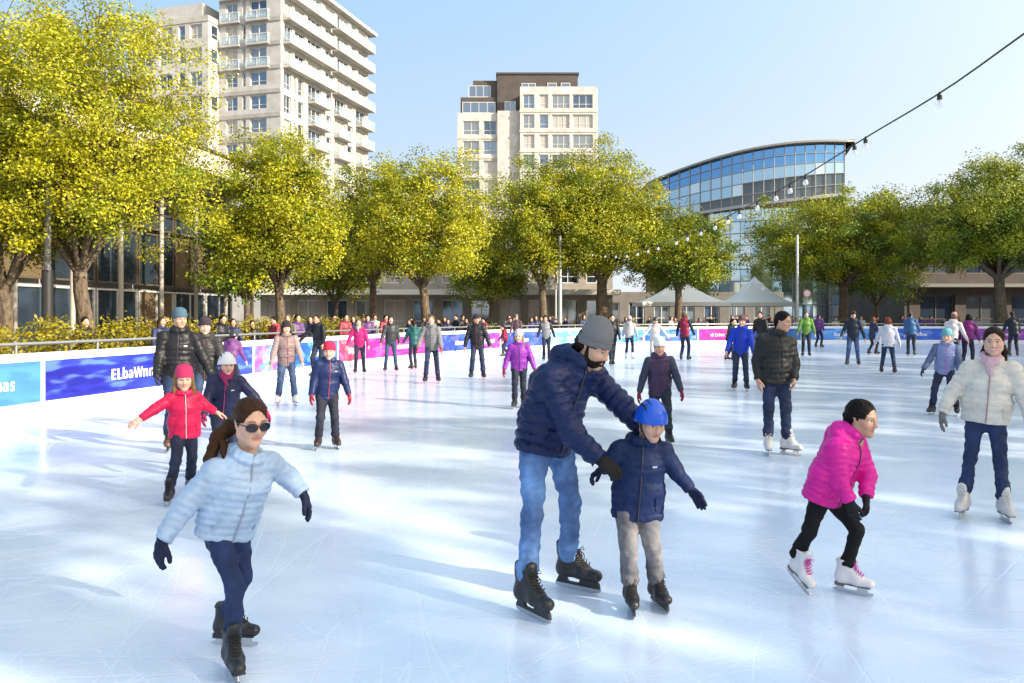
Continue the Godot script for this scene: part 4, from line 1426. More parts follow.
func hand_geo(right: bool, glove: bool, curl: float, lod: int) -> Geo:
	var key := "hand_%s_%s_%.1f_%d" % [right, glove, curl, lod]
	if cache.has(key):
		return cache[key]
	var m := -1.0 if right else 1.0
	var e := 0.0035 if glove else 0.0
	var f := Field.new(Vector3(-0.10, -0.215, -0.08), Vector3(0.10, 0.05, 0.13), CELL[lod][3])
	f.bone(Vector3(0, 0.03, 0), Vector3(0, -0.03, 0), 0.024 + e * 2.2, 0.021 + e, 0.01, Vector3.RIGHT, 1.25)
	f.bone(Vector3(0, -0.03, 0), Vector3(0.002 * m, -0.085, 0.004), 0.0175 + e, 0.0165 + e, 0.015, Vector3.RIGHT, 2.05)
	var bx := [0.030, 0.010, -0.011, -0.030]
	var ln := [0.070, 0.079, 0.073, 0.057]
	for k in 4:
		var p := Vector3(bx[k] * m * (1.04 if glove else 1.0), -0.088 + 0.006 * absf(k - 1.2), 0.004)
		var an := curl * 0.30 + 0.10 * k * curl
		var r := 0.0095 + e
		for q in 3:
			var l: float = ln[k] * [0.45, 0.31, 0.26][q]
			var spread: float = bx[k] * m * 2.2 * (1.0 - curl * 0.5)
			var d := Vector3(spread * (0.6 if q == 0 else 0.2), -cos(an), sin(an)).normalized()
			var p2 := p + d * l
			f.bone(p, p2, r, r * 0.93, 0.003)
			p = p2
			r *= 0.93
			an += curl * 0.55
	var t0 := Vector3(0.022 * m, -0.028, 0.008)
	var t1 := Vector3(0.046 * m, -0.058, 0.020)
	var t2 := Vector3(0.052 * m, -0.083, 0.028 + 0.01 * curl)
	var t3 := Vector3(0.050 * m, -0.104, 0.034 + 0.016 * curl)
	f.bone(t0, t1, 0.014 + e, 0.012 + e, 0.010)
	f.bone(t1, t2, 0.0115 + e, 0.0105 + e, 0.004)
	f.bone(t2, t3, 0.0105 + e, 0.009 + e, 0.004)
	cache[key] = f.net()
	return cache[key]

func hand_mesh(right: bool, curl: float, lod: int) -> Mesh:
	var key := "glove_mesh_%s_%.1f_%d" % [right, curl, lod]
	if not cache.has(key):
		cache[key] = hand_geo(right, true, curl, lod).mesh()
	return cache[key]

# skate: forward +z, ice at y 0, ankle over the origin; adult size
func skate_set(style: String, lod: int) -> Dictionary:
	var key := "skate_%s_%d" % [style, lod]
	if cache.has(key):
		return cache[key]
	var hockey := style == "hockey"
	var f := Field.new(Vector3(-0.09, 0.04, -0.16), Vector3(0.09, 0.35, 0.24), CELL[lod][4])
	var so := 0.078
	f.bone(Vector3(0, 0.118, -0.065), Vector3(0, 0.110, 0.07), 0.043, 0.043, 0.02)
	f.bone(Vector3(0, 0.110, 0.07), Vector3(0, 0.104, 0.155), 0.043, 0.034, 0.02, Vector3.RIGHT, 1.12)
	var top := 0.250 if hockey else 0.262
	f.bone(Vector3(0, 0.12, -0.058), Vector3(0, top, -0.045), 0.047, 0.054, 0.05, Vector3.RIGHT, 0.95, 2)
	f.bone(Vector3(0, 0.13, 0.05), Vector3(0, 0.22, -0.01), 0.040, 0.036, 0.04)
	f.bone(Vector3(0, 0.21, -0.005), Vector3(0, top + 0.025, 0.014), 0.030, 0.024, 0.012, Vector3.RIGHT, 1.5)
	if hockey:
		f.ell(Vector3(0, 0.108, 0.148), Vector3(0.041, 0.031, 0.038), 0.006)
		f.bone(Vector3(0, 0.22, -0.085), Vector3(0, top + 0.02, -0.098), 0.022, 0.018, 0.03, Vector3.RIGHT, 1.4)
	f.plane(Vector3(0, so, 0), Vector3.DOWN)
	var out := {}
	out.boot = f.net().mesh()
	var cuff := Geo.new()
	var ring := []
	var rr := []
	for k in 17:
		var an := TAU * k / 16.0
		ring.append(Vector3(cos(an) * 0.050, top - 0.006 + 0.010 * sin(an), -0.045 + sin(an) * 0.053))
		rr.append(0.010)
	cuff.tube(ring, rr, 6, false)
	out.cuff = cuff.mesh()
	var g := Geo.new()
	for k in 7:
		var q := k / 6.0
		var p := Vector3(0, lerpf(0.158, 0.238, q), lerpf(0.095, 0.024, pow(q, 0.75)))
		p = f.out(Vector3(0, p.y - 0.03, p.z - 0.05), Vector3(0, 0.45, 0.89).normalized())
		for s in [-1.0, 1.0]:
			g.tube([p + Vector3(-0.030 * s, -0.010, -0.010), p + Vector3(0, 0.006, 0.005), p + Vector3(0.030 * s, 0.014, -0.010)], [0.0036, 0.0036, 0.0036], 5)
	for s in [-1.0, 1.0]:
		g.tube([Vector3(0, 0.245, 0.036), Vector3(s * 0.030, 0.258, 0.046), Vector3(s * 0.042, 0.236, 0.048), Vector3(s * 0.012, 0.242, 0.040)], [0.003, 0.003, 0.003, 0.003], 5)
		g.tube([Vector3(0, 0.243, 0.038), Vector3(s * 0.02, 0.220, 0.056), Vector3(s * 0.035, 0.200, 0.054)], [0.003, 0.003, 0.003], 5)
	out.laces = g.mesh()
	g = Geo.new()
	var W := 0.020
	if hockey:
		# plastic holder: two towers joined by a rail
		for e in [[-0.105, -0.045, 0.085, -0.085], [0.055, 0.060, 0.085, 0.125]]:
			pass
		extrude(g, [Vector2(-0.120, 0.030), Vector2(-0.112, 0.046), Vector2(-0.095, 0.080), Vector2(-0.030, 0.080), Vector2(-0.045, 0.058), Vector2(-0.035, 0.044), Vector2(0.030, 0.044), Vector2(0.045, 0.058), Vector2(0.040, 0.080), Vector2(0.150, 0.080), Vector2(0.172, 0.060), Vector2(0.178, 0.030)], W)
	else:
		# leather sole, heel and two stanchions
		g.bx(Vector3(0, so - 0.004, 0.055), Vector3(0.070, 0.012, 0.21))
		g.bx(Vector3(0, so - 0.012, -0.075), Vector3(0.062, 0.030, 0.07))
	out.holder = g.mesh()
	g = Geo.new()
	if hockey:
		extrude(g, [Vector2(-0.128, 0.016), Vector2(-0.118, 0.006), Vector2(-0.08, 0.001), Vector2(0.12, 0.001), Vector2(0.165, 0.006), Vector2(0.186, 0.020), Vector2(0.184, 0.032), Vector2(-0.124, 0.032)], 0.0045)
	else:
		extrude(g, [Vector2(-0.135, 0.016), Vector2(-0.125, 0.005), Vector2(-0.08, 0.001), Vector2(0.12, 0.001), Vector2(0.168, 0.008), Vector2(0.182, 0.026), Vector2(0.172, 0.034), Vector2(0.140, 0.030), Vector2(0.125, 0.068), Vector2(0.060, 0.068), Vector2(0.050, 0.030), Vector2(-0.045, 0.028), Vector2(-0.050, 0.064), Vector2(-0.100, 0.064), Vector2(-0.105, 0.028)], 0.006)
	out.blade = g.mesh()
	cache[key] = out
	return out

# polygon in (z, y), extruded along x
func extrude(g: Geo, poly: Array, w: float) -> void:
	var pv := PackedVector2Array(poly)
	var tri := Geometry2D.triangulate_polygon(pv)
	for s in [-1.0, 1.0]:
		var b := g.v.size()
		for p in poly:
			g.v.append(Vector3(s * w * 0.5, p.y, p.x)); g.n.append(Vector3(s, 0, 0)); g.u.append(p)
		for k in range(0, tri.size(), 3):
			var a: Vector3 = g.v[b + tri[k]]
			var cr: float = (g.v[b + tri[k + 2]] - a).cross(g.v[b + tri[k + 1]] - a).x
			if cr * s > 0.0:
				g.i.append_array([b + tri[k], b + tri[k + 1], b + tri[k + 2]])
			else:
				g.i.append_array([b + tri[k], b + tri[k + 2], b + tri[k + 1]])
	var n := poly.size()
	var area := 0.0
	for k in n:
		area += poly[k].cross(poly[(k + 1) % n])
	for k in n:
		var a: Vector2 = poly[k]
		var c: Vector2 = poly[(k + 1) % n]
		if area < 0.0:
			var t := a
			a = c
			c = t
		g.face(Vector3(-w * 0.5, a.y, a.x), Vector3(-w * 0.5, c.y, c.x), Vector3(w * 0.5, c.y, c.x), Vector3(w * 0.5, a.y, a.x))

# ------------------------------------------------------------------ poses
func pose(o: Dictionary) -> Dictionary:
	var h: float = o.h
	var yaw := deg_to_rad(o.get("yaw", 0.0))
	var fr: Array = o.get("fr", [-0.075, 0.03])
	var fl: Array = o.get("fl", [0.075, -0.03])
	var j := {}
	j.anR = Vector3(fr[0] * h, 0.097 * h, fr[1] * h)
	j.anL = Vector3(fl[0] * h, 0.097 * h, fl[1] * h)
	var lean := deg_to_rad(o.get("lean", 6.0))
	var side := deg_to_rad(o.get("side", 0.0))
	var hip := Vector3((fr[0] + fl[0]) * 0.5 * h, (0.525 - o.get("crouch", 0.0)) * h, (fr[1] + fl[1]) * 0.35 * h - sin(lean) * 0.05 * h)
	j.hip = hip
	j.hpR = hip + Vector3(-0.05 * h, 0, 0)
	j.hpL = hip + Vector3(0.05 * h, 0, 0)
	for s in ["R", "L"]:
		var a: Vector3 = j["hp" + s]
		var c: Vector3 = j["an" + s]
		var d := c - a
		var l := minf(d.length(), 0.459 * h)
		var bend := sqrt(maxf(0.0, pow(0.232 * h, 2.0) - l * l * 0.25))
		var fwd := (Vector3(0, 0, 1) - d.normalized() * d.normalized().z).normalized()
		j["kn" + s] = a + d * 0.5 + fwd * bend
	var up := Vector3(sin(side), cos(lean) * cos(side), sin(lean)).normalized()
	var nk := hip + up * 0.318 * h
	j.neck = nk
	j.head = nk + up * 0.045 * h + Vector3(0, 0.046 * h, 0.010 * h)
	var sd := Vector3(1, 0, 0)
	sd = (sd - up * sd.dot(up)).normalized()
	sd = sd.rotated(up, deg_to_rad(o.get("twist", 0.0)))
	j.shR = nk - up * 0.038 * h - sd * 0.102 * h
	j.shL = nk - up * 0.038 * h + sd * 0.102 * h
	var arms := {"R": o.get("ar", [14, 6, 14]), "L": o.get("al", [14, 6, 14])}
	for s in ["R", "L"]:
		var a: Array = arms[s]
		var sx := -1.0 if s == "R" else 1.0
		var ou := deg_to_rad(a[0])
		var fw := deg_to_rad(a[1])
		var be := deg_to_rad(a[2])
		var d1 := Vector3(sx * sin(ou), -cos(ou) * cos(fw), sin(fw)).normalized()
		var d2 := Vector3(sx * sin(ou * 0.8), -cos(ou * 0.8) * cos(fw + be), sin(fw + be)).normalized()
		j["el" + s] = j["sh" + s] + d1 * 0.168 * h
		j["wr" + s] = j["el" + s] + d2 * 0.140 * h
	var B := Basis(Vector3.UP, yaw)
	for k in j:
		j[k] = B * j[k]
	j.footR = B * Vector3(-0.20, 0, 1).normalized()
	j.footL = B * Vector3(0.20, 0, 1).normalized()
	j.look = B * Vector3(0, -0.10, 1).rotated(Vector3.UP, deg_to_rad(o.get("turn", 0.0))).normalized()
	return j

func cloth_of(kind: String, c: Color, rough := 0.6, tex := "cloth") -> StandardMaterial3D:
	return mat("%s_%s" % [kind, c.to_html(false)], c.linear_to_srgb(), rough, tex)

# ------------------------------------------------------------------ one person
# s: h, lod, head (face kind), skin, hair [kind, colour], hat [kind, colour], jacket colour, sleeve, puff, quilt, len,
#    trousers colour, slim, gloves colour, boots [style, colour], extra locks
func person(label: String, at: Vector3, j: Dictionary, s: Dictionary, group := "") -> Node3D:
	var root := thing("person", label, "person", at, group)
	var lod: int = s.get("lod", 1)
	var h: float = s.h
	var q: float = h / 1.75
	var fat: float = s.get("fat", lerpf(1.16, 1.0, clampf((q - 0.65) / 0.3, 0, 1)))
	var w: float = q * fat
	var u: Vector3 = (j.neck - j.hip).normalized()
	var sd: Vector3 = j.shL - j.shR
	sd = (sd - u * sd.dot(u)).normalized()
	var fw := sd.cross(u).normalized()
	var L: float = (j.neck - j.hip).length()
	var hs: float = s.get("hs", lerpf(0.205, 0.232, clampf((h - 1.1) / 0.6, 0, 1))) / 0.232
	# head axes
	var look: Vector3 = j.look
	var hx := Vector3.UP.cross(look).normalized()
	var hup := look.cross(hx).normalized()
	if j.has("tilt"):
		hup = hup.rotated(look, j.tilt)
		hx = hup.cross(look).normalized()
	var HT := Transform3D(Basis(hx * hs, hup * hs, look * hs), j.head)
	# ---- body: one skin under the clothes, with head and hands
	var body := Geo.new()
	var skin: Color = s.get("skin", Color(0.56, 0.33, 0.235))
	var lo: Vector3 = j.hip
	var hi: Vector3 = j.hip
	for k in j:
		if j[k] is Vector3 and not (k in ["footR", "footL", "look"]):
			lo = lo.min(j[k])
			hi = hi.max(j[k])
	var pad := Vector3.ONE * 0.22 * q
	var bf := Field.new(lo - pad, hi + pad, 0.03 if lod < 2 else 0.045)
	bf.bone(j.hip, j.neck, 0.072 * q, 0.05 * q, 0.05, sd, 1.3)
	for e in ["R", "L"]:
		bf.bone(j.neck - u * 0.05 * q, j["sh" + e], 0.055 * q, 0.050 * q, 0.04)
		bf.bone(j["sh" + e], j["el" + e], 0.036 * q, 0.028 * q, 0.03)
		bf.bone(j["el" + e], j["wr" + e], 0.028 * q, 0.022 * q, 0.02)
		bf.bone(j["hp" + e], j["kn" + e], 0.050 * q, 0.030 * q, 0.03)
		bf.bone(j["kn" + e], j["an" + e], 0.030 * q, 0.026 * q, 0.02)
		bf.bone(j["an" + e] - Vector3(0, 0.03 * q, 0), j["an" + e] - Vector3(0, 0.04 * q, 0) + j["foot" + e] * 0.11 * q, 0.028 * q, 0.024 * q, 0.02)
	body.add(bf.net(), Transform3D.IDENTITY, skin)
	var hg := head_geo(s.get("head", "plain"), lod)
	var b0 := body.v.size()
	body.add(hg, HT, skin)
	paint_face(body, b0, hg, s, skin)
	var gm = s.get("gloves")
	for e in ["R", "L"]:
		var dir: Vector3 = j.get("hand" + e, (j["wr" + e] - j["el" + e]).normalized())
		var pn: Vector3 = j.get("palm" + e, sd * (1.0 if e == "R" else -1.0))
		pn = (pn - dir * pn.dot(dir)).normalized()
		var ht := Transform3D(Basis((-dir).cross(pn), -dir, pn) * Basis.from_scale(Vector3.ONE * q * (1.0 if q > 0.85 else 1.12)), j["wr" + e])
		var curl: float = j.get("curl" + e, 0.6)
		if gm is Color:
			part("glove", hand_mesh(e == "R", curl, lod), cloth_of("glove", gm, 0.75), root, ht)
		else:
			body.add(hand_geo(e == "R", false, curl, lod), ht, skin)
	var sm := tinted("skin", 0.5)
	sm.subsurf_scatter_enabled = true
	sm.subsurf_scatter_strength = 0.15
	part("body", body.mesh(), sm, root)
	# ---- jacket
	var jc: Color = s.jacket
	var puff: float = s.get("puff", 1.0)
	var qa: float = s.get("quilt", 0.010) * q if lod < 2 else 0.0
	var qs: float = s.get("qspace", 0.062) * maxf(q, 0.72)
	var drop: float = s.get("len", 0.06) * q
	var jf := Field.new(Vector3(minf(lo.x, j.shR.x), j.hip.y - drop - 0.1 * q, lo.z) - pad, hi + pad, CELL[lod][0])
	if s.has("sleeve"):
		pass
	var g: float = s.get("girth", 1.0)
	var p0: Vector3 = j.hip - u * drop
	var p1: Vector3 = j.hip + u * L * 0.30
	var p2: Vector3 = j.hip + u * L * 0.66
	var p3: Vector3 = j.neck - u * 0.035 * q
	var kk := 0.05 * q
	if j.has("bow"):
		p1 -= fw * float(j.bow) * 0.7
		p2 -= fw * float(j.bow)
	jf.bone(p0, p1, 0.116 * w * g, 0.113 * w * g * puff, kk, sd, 1.50, 1, qa, qs)
	jf.bone(p1, p2, 0.118 * w * g * puff, 0.126 * w * puff, kk, sd, 1.36, 0, qa, qs, (p1 - p0).length())
	jf.bone(p2, p3, 0.122 * w * puff, 0.070 * w, kk, sd, 1.36, 0, qa, qs, (p1 - p0).length() + (p2 - p1).length())
	var sf := jf
	if s.has("sleeve"):
		sf = Field.new(lo - pad, hi + pad, CELL[lod][0])
	for e in ["R", "L"]:
		jf.bone(j.neck - u * 0.055 * q, j["sh" + e], 0.060 * w, 0.064 * w, 0.06 * q)
		sf.bone(j["sh" + e], j["el" + e], 0.066 * w * puff, 0.056 * w * puff, 0.035 * q if sf == jf else 0.005, Vector3.ZERO, 1.0, 0, qa * 0.9, qs)
		sf.bone(j["el" + e], j["wr" + e], 0.056 * w * puff, 0.043 * w * puff, 0.025 * q, Vector3.ZERO, 1.0, 2, qa * 0.8, qs, (j["el" + e] - j["sh" + e]).length())
	# collar and hood
	var last := Vector3.ZERO
	var steps := 10 if lod < 2 else 6
	for k in steps + 1:
		var an := deg_to_rad(lerpf(105.0, 435.0, float(k) / steps))
		var c: Vector3 = j.neck + (sd * cos(an) * 0.080 + fw * (sin(an) * 0.072 + 0.012)) * w + u * (0.026 - 0.012 * sin(an)) * q
		if k > 0:
			jf.bone(last, c, 0.026 * w, 0.026 * w, 0.012 * q)
			jf.bone(last + u * 0.028 * q, c + u * 0.028 * q, 0.019 * w, 0.019 * w, 0.010 * q)
		last = c
	if s.get("hood", true):
		jf.bone(j.neck - fw * 0.085 * w - sd * 0.075 * w + u * 0.012 * q, j.neck - fw * 0.085 * w + sd * 0.075 * w + u * 0.012 * q, 0.046 * w, 0.046 * w, 0.05 * q)
		jf.bone(j.neck - fw * 0.10 * w - u * 0.03 * q, j.neck - fw * 0.125 * w - u * 0.12 * q, 0.055 * w, 0.030 * w, 0.05 * q, sd, 1.5)
	if s.has("lumps"):
		for e in s.lumps:
			jf.bone(e[0], e[1], e[2], e[3], 0.03 * q)
	if lod < 2:
		jf.rough(fold_noise, 0.009 * q, Vector3(8, 14, 8))
		if lod == 0:
			jf.rough(fold_noise, 0.003 * q, Vector3(27, 20, 27))
	var jm := cloth_of("jacket", jc, s.get("sheen", 0.45))
	var jk := part("jacket", jf.net().mesh(), jm, root)
	if s.has("sleeve"):
		part("sleeves", sf.net().mesh(), cloth_of("sleeve", s.sleeve, 0.6), root)
	if lod < 2:
		var zg := Geo.new()
		var zp := []
		var zr := []
		for k in 15:
			var c: Vector3 = p0.lerp(j.neck + u * 0.03 * q, k / 14.0) + u * 0.01
			if j.has("bow"):
				c -= fw * float(j.bow) * sin(PI * k / 14.0)
			zp.append(jf.out(c, fw) + fw * 0.001)
			zr.append(0.0055 * q)
		zg.tube(zp, zr, 5)
		part("zip", zg.mesh(), cloth_of("zip", s.get("zip", Color(0.03, 0.03, 0.04)), 0.4, ""), jk)
		for e in [-1.0, 1.0]:
			var pg := Geo.new()
			var pts := []
			for k in 5:
				var c: Vector3 = j.hip + u * L * lerpf(0.06, 0.26, k / 4.0)
				pts.append(jf.out(c, (fw + sd * e * lerpf(1.35, 0.95, k / 4.0)).normalized()))
			pg.tube(pts, [0.006 * q, 0.006 * q, 0.006 * q, 0.006 * q, 0.006 * q], 5)
			part("pocket", pg.mesh(), jm, jk)
		if s.has("badge"):
			var bp := jf.out(p2 + u * 0.03 * q, (fw + sd * 0.75).normalized())
			var bg := Geo.new()
			bg.box(Transform3D(Basis(sd, u, fw).rotated(u, 0.55), bp), Vector3(0.045 * q, 0.014 * q, 0.006))
			part("badge", bg.mesh(), cloth_of("badge", s.badge, 0.5, ""), jk)
	# ---- trousers
	var tc: Color = s.trousers
	var sl: float = s.get("slim", 1.0)
	var tf := Field.new(Vector3(minf(j.anR.x, minf(j.anL.x, minf(j.knR.x, j.hpR.x))), 0.1 * q, minf(minf(j.anR.z, j.anL.z), minf(j.knR.z, minf(j.knL.z, j.hip.z)))) - Vector3(0.16, 0.0, 0.17) * q, Vector3(maxf(j.anL.x, maxf(j.anR.x, maxf(j.knL.x, j.hpL.x))), j.hip.y + 0.10 * q, maxf(maxf(j.anR.z, j.anL.z), maxf(j.knR.z, maxf(j.knL.z, j.hip.z)))) + Vector3(0.16, 0.1, 0.17) * q, CELL[lod][1])
	tf.bone(j.hip + u * 0.09 * q, j.hip, 0.084 * w, 0.094 * w, 0.04 * q, sd, 1.40)
	for e in ["R", "L"]:
		var an: Vector3 = j["an" + e].lerp(j["kn" + e], s.get("cuff", 0.13))
		tf.bone(j["hp" + e], j["kn" + e], 0.089 * w * lerpf(1.0, sl, 0.5), 0.062 * w * sl, 0.045 * q)
		tf.bone(j["kn" + e], an, 0.062 * w * sl, 0.058 * w * lerpf(1.0, sl, 0.5), 0.03 * q, Vector3.ZERO, 1.0, 2)
		if lod < 2 and s.get("bunch", true):
			for k in 4:
				var c: Vector3 = an.lerp(j["kn" + e], 0.03 + 0.10 * k)
				var tl := Vector3(sin(k * 2.1 + h * 9.0), 0, cos(k * 1.7)) * 0.012 * q
				tf.bone(c - tl - Vector3(0, tl.x, 0), c + tl + Vector3(0, tl.z, 0), 0.056 * w * sl, 0.056 * w * sl, 0.008 * q)
	if lod < 2:
		tf.rough(fold_noise, 0.014 * q, Vector3(10, 13, 10))
	part("trousers", tf.net().mesh(), cloth_of("denim" if s.get("denim", true) else "trousers", tc, 0.85, "denim" if s.get("denim", true) else "cloth"), root)
	# ---- skates
	var bt: Array = s.get("boots", ["figure", Color(0.015, 0.015, 0.018)])
	var set := skate_set(bt[0], lod)
	var bm := cloth_of("boot", bt[1], 0.42, "leather")
	var light: bool = bt[1].get_luminance() > 0.3
	var lace: Color = bt[2] if bt.size() > 2 else (Color(0.6, 0.6, 0.6) if light else Color(0.01, 0.01, 0.012))
	for e in ["R", "L"]:
		var fd: Vector3 = j["foot" + e]
		var fx := Vector3.UP.cross(fd).normalized()
		var fu := fd.cross(fx).normalized()
		if j.has("roll" + e):
			fu = fu.rotated(fd, j["roll" + e])
			fx = fu.cross(fd).normalized()
		var fs: float = q * (1.0 if q > 0.9 else lerpf(1.18, 1.0, (q - 0.6) / 0.3))
		var an: Vector3 = j["an" + e]
		var base := Vector3(an.x, 0.0, an.z) + fd * 0.035 * fs
		if fd.y < -0.05:
			base = Vector3(an.x, -0.17 * fd.y * fs, an.z) + Vector3(fd.x, 0, fd.z) * 0.05 * fs
		var sk := Node3D.new()
		sk.name = "skate"
		root.add_child(sk, true)
		sk.transform = Transform3D(Basis(fx * fs, fu * fs, fd * fs), base)
		part("boot", set.boot, bm, sk)
		if s.get("shoes", false):
			sk.name = "shoe"
			sk.position.y -= 0.076 * fs
			continue
		part("holder", set.holder, cloth_of("holder", Color(0.02, 0.02, 0.024) if not light else Color(0.16, 0.12, 0.10), 0.4, ""), sk)
		part("blade", set.blade, mat("blade_steel", lin(0.55, 0.57, 0.60), 0.25, "", 0.9), sk)
		if lod < 2:
			if bt[0] != "hockey":
				part("cuff", set.cuff, bm, sk)
			part("laces", set.laces, cloth_of("laces", lace, 0.8, ""), sk)
	# ---- hair and hat
	if s.has("hair"):
		hair(root, s, HT, lod)
	if s.has("hat"):
		hat(root, s.hat, HT, lod)
	if s.get("shades", false):
		sunglasses(root, HT)
	if s.has("scarf"):
		var scf := Field.new(j.neck - Vector3.ONE * 0.25, j.neck + Vector3.ONE * 0.25, 0.009 if lod == 0 else 0.016)
		var lp := Vector3.ZERO
		for k in 13:
			var an := TAU * k / 12.0
			var c: Vector3 = j.neck + (sd * cos(an) * 0.066 + fw * (sin(an) * 0.066 + 0.028)) * w + u * (0.066 - 0.022 * sin(an)) * q
			if k > 0:
				scf.bone(lp, c, 0.024 * w, 0.024 * w, 0.008)
				scf.bone(lp - u * 0.035 * q + fw * 0.008, c - u * 0.035 * q + fw * 0.008, 0.024 * w, 0.024 * w, 0.008)
			lp = c
		scf.bone(j.neck + fw * 0.10 * w + u * 0.02 * q - sd * 0.02, j.neck + fw * 0.115 * w - u * 0.10 * q + sd * 0.01, 0.030 * w, 0.022 * w, 0.02)
		scf.rough(fold_noise, 0.008, Vector3(26, 12, 26))
		part("scarf", scf.net().mesh(), cloth_of("scarf", s.scarf, 0.9, "knit"), root)
	return root

func paint_face(body: Geo, b0: int, hg: Geo, s: Dictionary, skin: Color) -> void:
	var hc: Color = s.hair[1] if s.has("hair") else Color(0.05, 0.03, 0.02)
	var lip := skin.lerp(Color(0.48, 0.10, 0.10), 0.55)
	var smile: bool = s.get("head", "") == "smile"
	var dk := Color(0.02, 0.015, 0.012)
	for k in hg.v.size():
		var p := hg.v[k]
		if p.z < 0.045:
			continue
		var ax := absf(p.x)
		var c = null
		var up := (ax / 0.023) * (ax / 0.023) * (0.005 if smile else 0.001)
		if ax < 0.0245 and p.y > -0.0735 + up and p.y < -0.0505 + up and p.z > 0.068:
			c = lip
			if absf(p.y + 0.0605 - up) < (0.0038 if smile else 0.0016) and ax < 0.019:
				c = Color(0.72, 0.68, 0.62) if smile else lip * 0.45
		var ex := (ax - 0.0305) / 0.0145
		var ey := (p.y - 0.0015) / 0.0072
		var er := ex * ex + ey * ey
		if er < 1.0:
			c = Color(0.62, 0.58, 0.55)
			if (ax - 0.030) * (ax - 0.030) + (p.y - 0.0015) * (p.y - 0.0015) < 0.0066 * 0.0066:
				c = dk
			if ey > 0.55:
				c = dk
		elif er < 1.6 and ey > 0.3:
			c = dk.lerp(skin, 0.3)
		var by := 0.0225 + 0.004 * sin((ax - 0.012) / 0.036 * PI)
		if ax > 0.012 and ax < 0.049 and absf(p.y - by) < 0.0038:
			c = hc.lerp(skin, 0.25)
		# flushed cheeks and nose in the cold
		if c == null:
			var d := minf(Vector2(ax - 0.040, p.y + 0.030).length() / 0.024, Vector2(ax, p.y + 0.028).length() / 0.016)
			if d < 1.0:
				c = skin.lerp(Color(0.62, 0.22, 0.17), 0.22 * (1.0 - d))
		if c != null:
			body.c[b0 + k] = c

func hair(root: Node3D, s: Dictionary, HT: Transform3D, lod: int) -> void:
	var kind: String = s.hair[0]
	var key := "hair_%s_%d" % [kind, lod]
	var locks: Array = s.get("locks", [])
	var g: Geo
	if cache.has(key) and locks.is_empty():
		g = cache[key]
	else:
		var lo := Vector3(-0.14, -0.15, -0.17)
		var hi := Vector3(0.14, 0.16, 0.13)
		if kind == "long":
			lo.y = -0.34
		var inv := HT.affine_inverse()
		var ll := []
		for e in locks:
			var a: Vector3 = inv * e[0]
			var b: Vector3 = inv * e[1]
			ll.append([a, b, e[2], e[3]])
			lo = lo.min(a - Vector3.ONE * 0.06).min(b - Vector3.ONE * 0.06)
			hi = hi.max(a + Vector3.ONE * 0.06).max(b + Vector3.ONE * 0.06)
		var f := Field.new(lo, hi, CELL[lod][2] * 1.4)
		f.ell(Vector3(0, 0.034, -0.018), Vector3(0.082, 0.094, 0.102), 0.01)
		f.bone(Vector3(0, -0.02, -0.070), Vector3(0, -0.07, -0.066), 0.045, 0.030, 0.03, Vector3.RIGHT, 1.3)
		if kind == "beard":
			f = Field.new(lo, hi, CELL[lod][2] * 1.2)
			f.ell(Vector3(0, -0.066, 0.036), Vector3(0.063, 0.050, 0.058), 0.01)
			for sx in [-1.0, 1.0]:
				f.bone(Vector3(sx * 0.069, 0.012, 0.004), Vector3(sx * 0.060, -0.055, 0.016), 0.010, 0.020, 0.02)
				f.bone(Vector3(sx * 0.003, -0.045, 0.094), Vector3(sx * 0.030, -0.056, 0.080), 0.007, 0.007, 0.01)
			f.ell(Vector3(0, -0.012, 0.095), Vector3(0.052, 0.034, 0.060), 0.012, true)
			f.ell(Vector3(0, -0.061, 0.100), Vector3(0.022, 0.0075, 0.028), 0.004, true)
		else:
			f.ell(Vector3(0, -0.022, 0.092), Vector3(0.067, 0.102, 0.072), 0.008, true)
			f.ell(Vector3(0, -0.125, 0.072), Vector3(0.11, 0.105, 0.082), 0.012, true)
			f.bone(Vector3(0, -0.01, -0.085), Vector3(0, -0.05, -0.085), 0.035, 0.025, 0.03, Vector3.RIGHT, 1.4)
		if kind == "long":
			for sx in [-1.0, 1.0]:
				f.bone(Vector3(sx * 0.074, 0.03, 0.0), Vector3(sx * 0.086, -0.11, 0.008), 0.022, 0.024, 0.03)
				f.bone(Vector3(sx * 0.086, -0.11, 0.008), Vector3(sx * 0.095, -0.27, 0.030), 0.026, 0.014, 0.03)
			f.bone(Vector3(0, -0.02, -0.075), Vector3(0, -0.26, -0.085), 0.045, 0.030, 0.03, Vector3.RIGHT, 1.9)
		if kind == "bun":
			f.ell(Vector3(0, 0.01, -0.125), Vector3(0.034, 0.034, 0.032), 0.02)
		for e in ll:
			f.bone(e[0], e[1], e[2], e[3], 0.02)
		if lod < 2:
			f.strands(fold_noise, 0.006 if kind != "beard" else 0.003, kind in ["back", "bun", "short"])
		g = f.net()
		if locks.is_empty():
			cache[key] = g
	var o := Geo.new()
	o.add(g, HT)
	part("beard" if kind == "beard" else "hair", o.mesh(), cloth_of("hair", s.hair[1], 0.5, "hair"), root)
	if s.has("beard"):
		var s2 := {hair = ["beard", s.beard]}
		hair(root, s2, HT, lod)

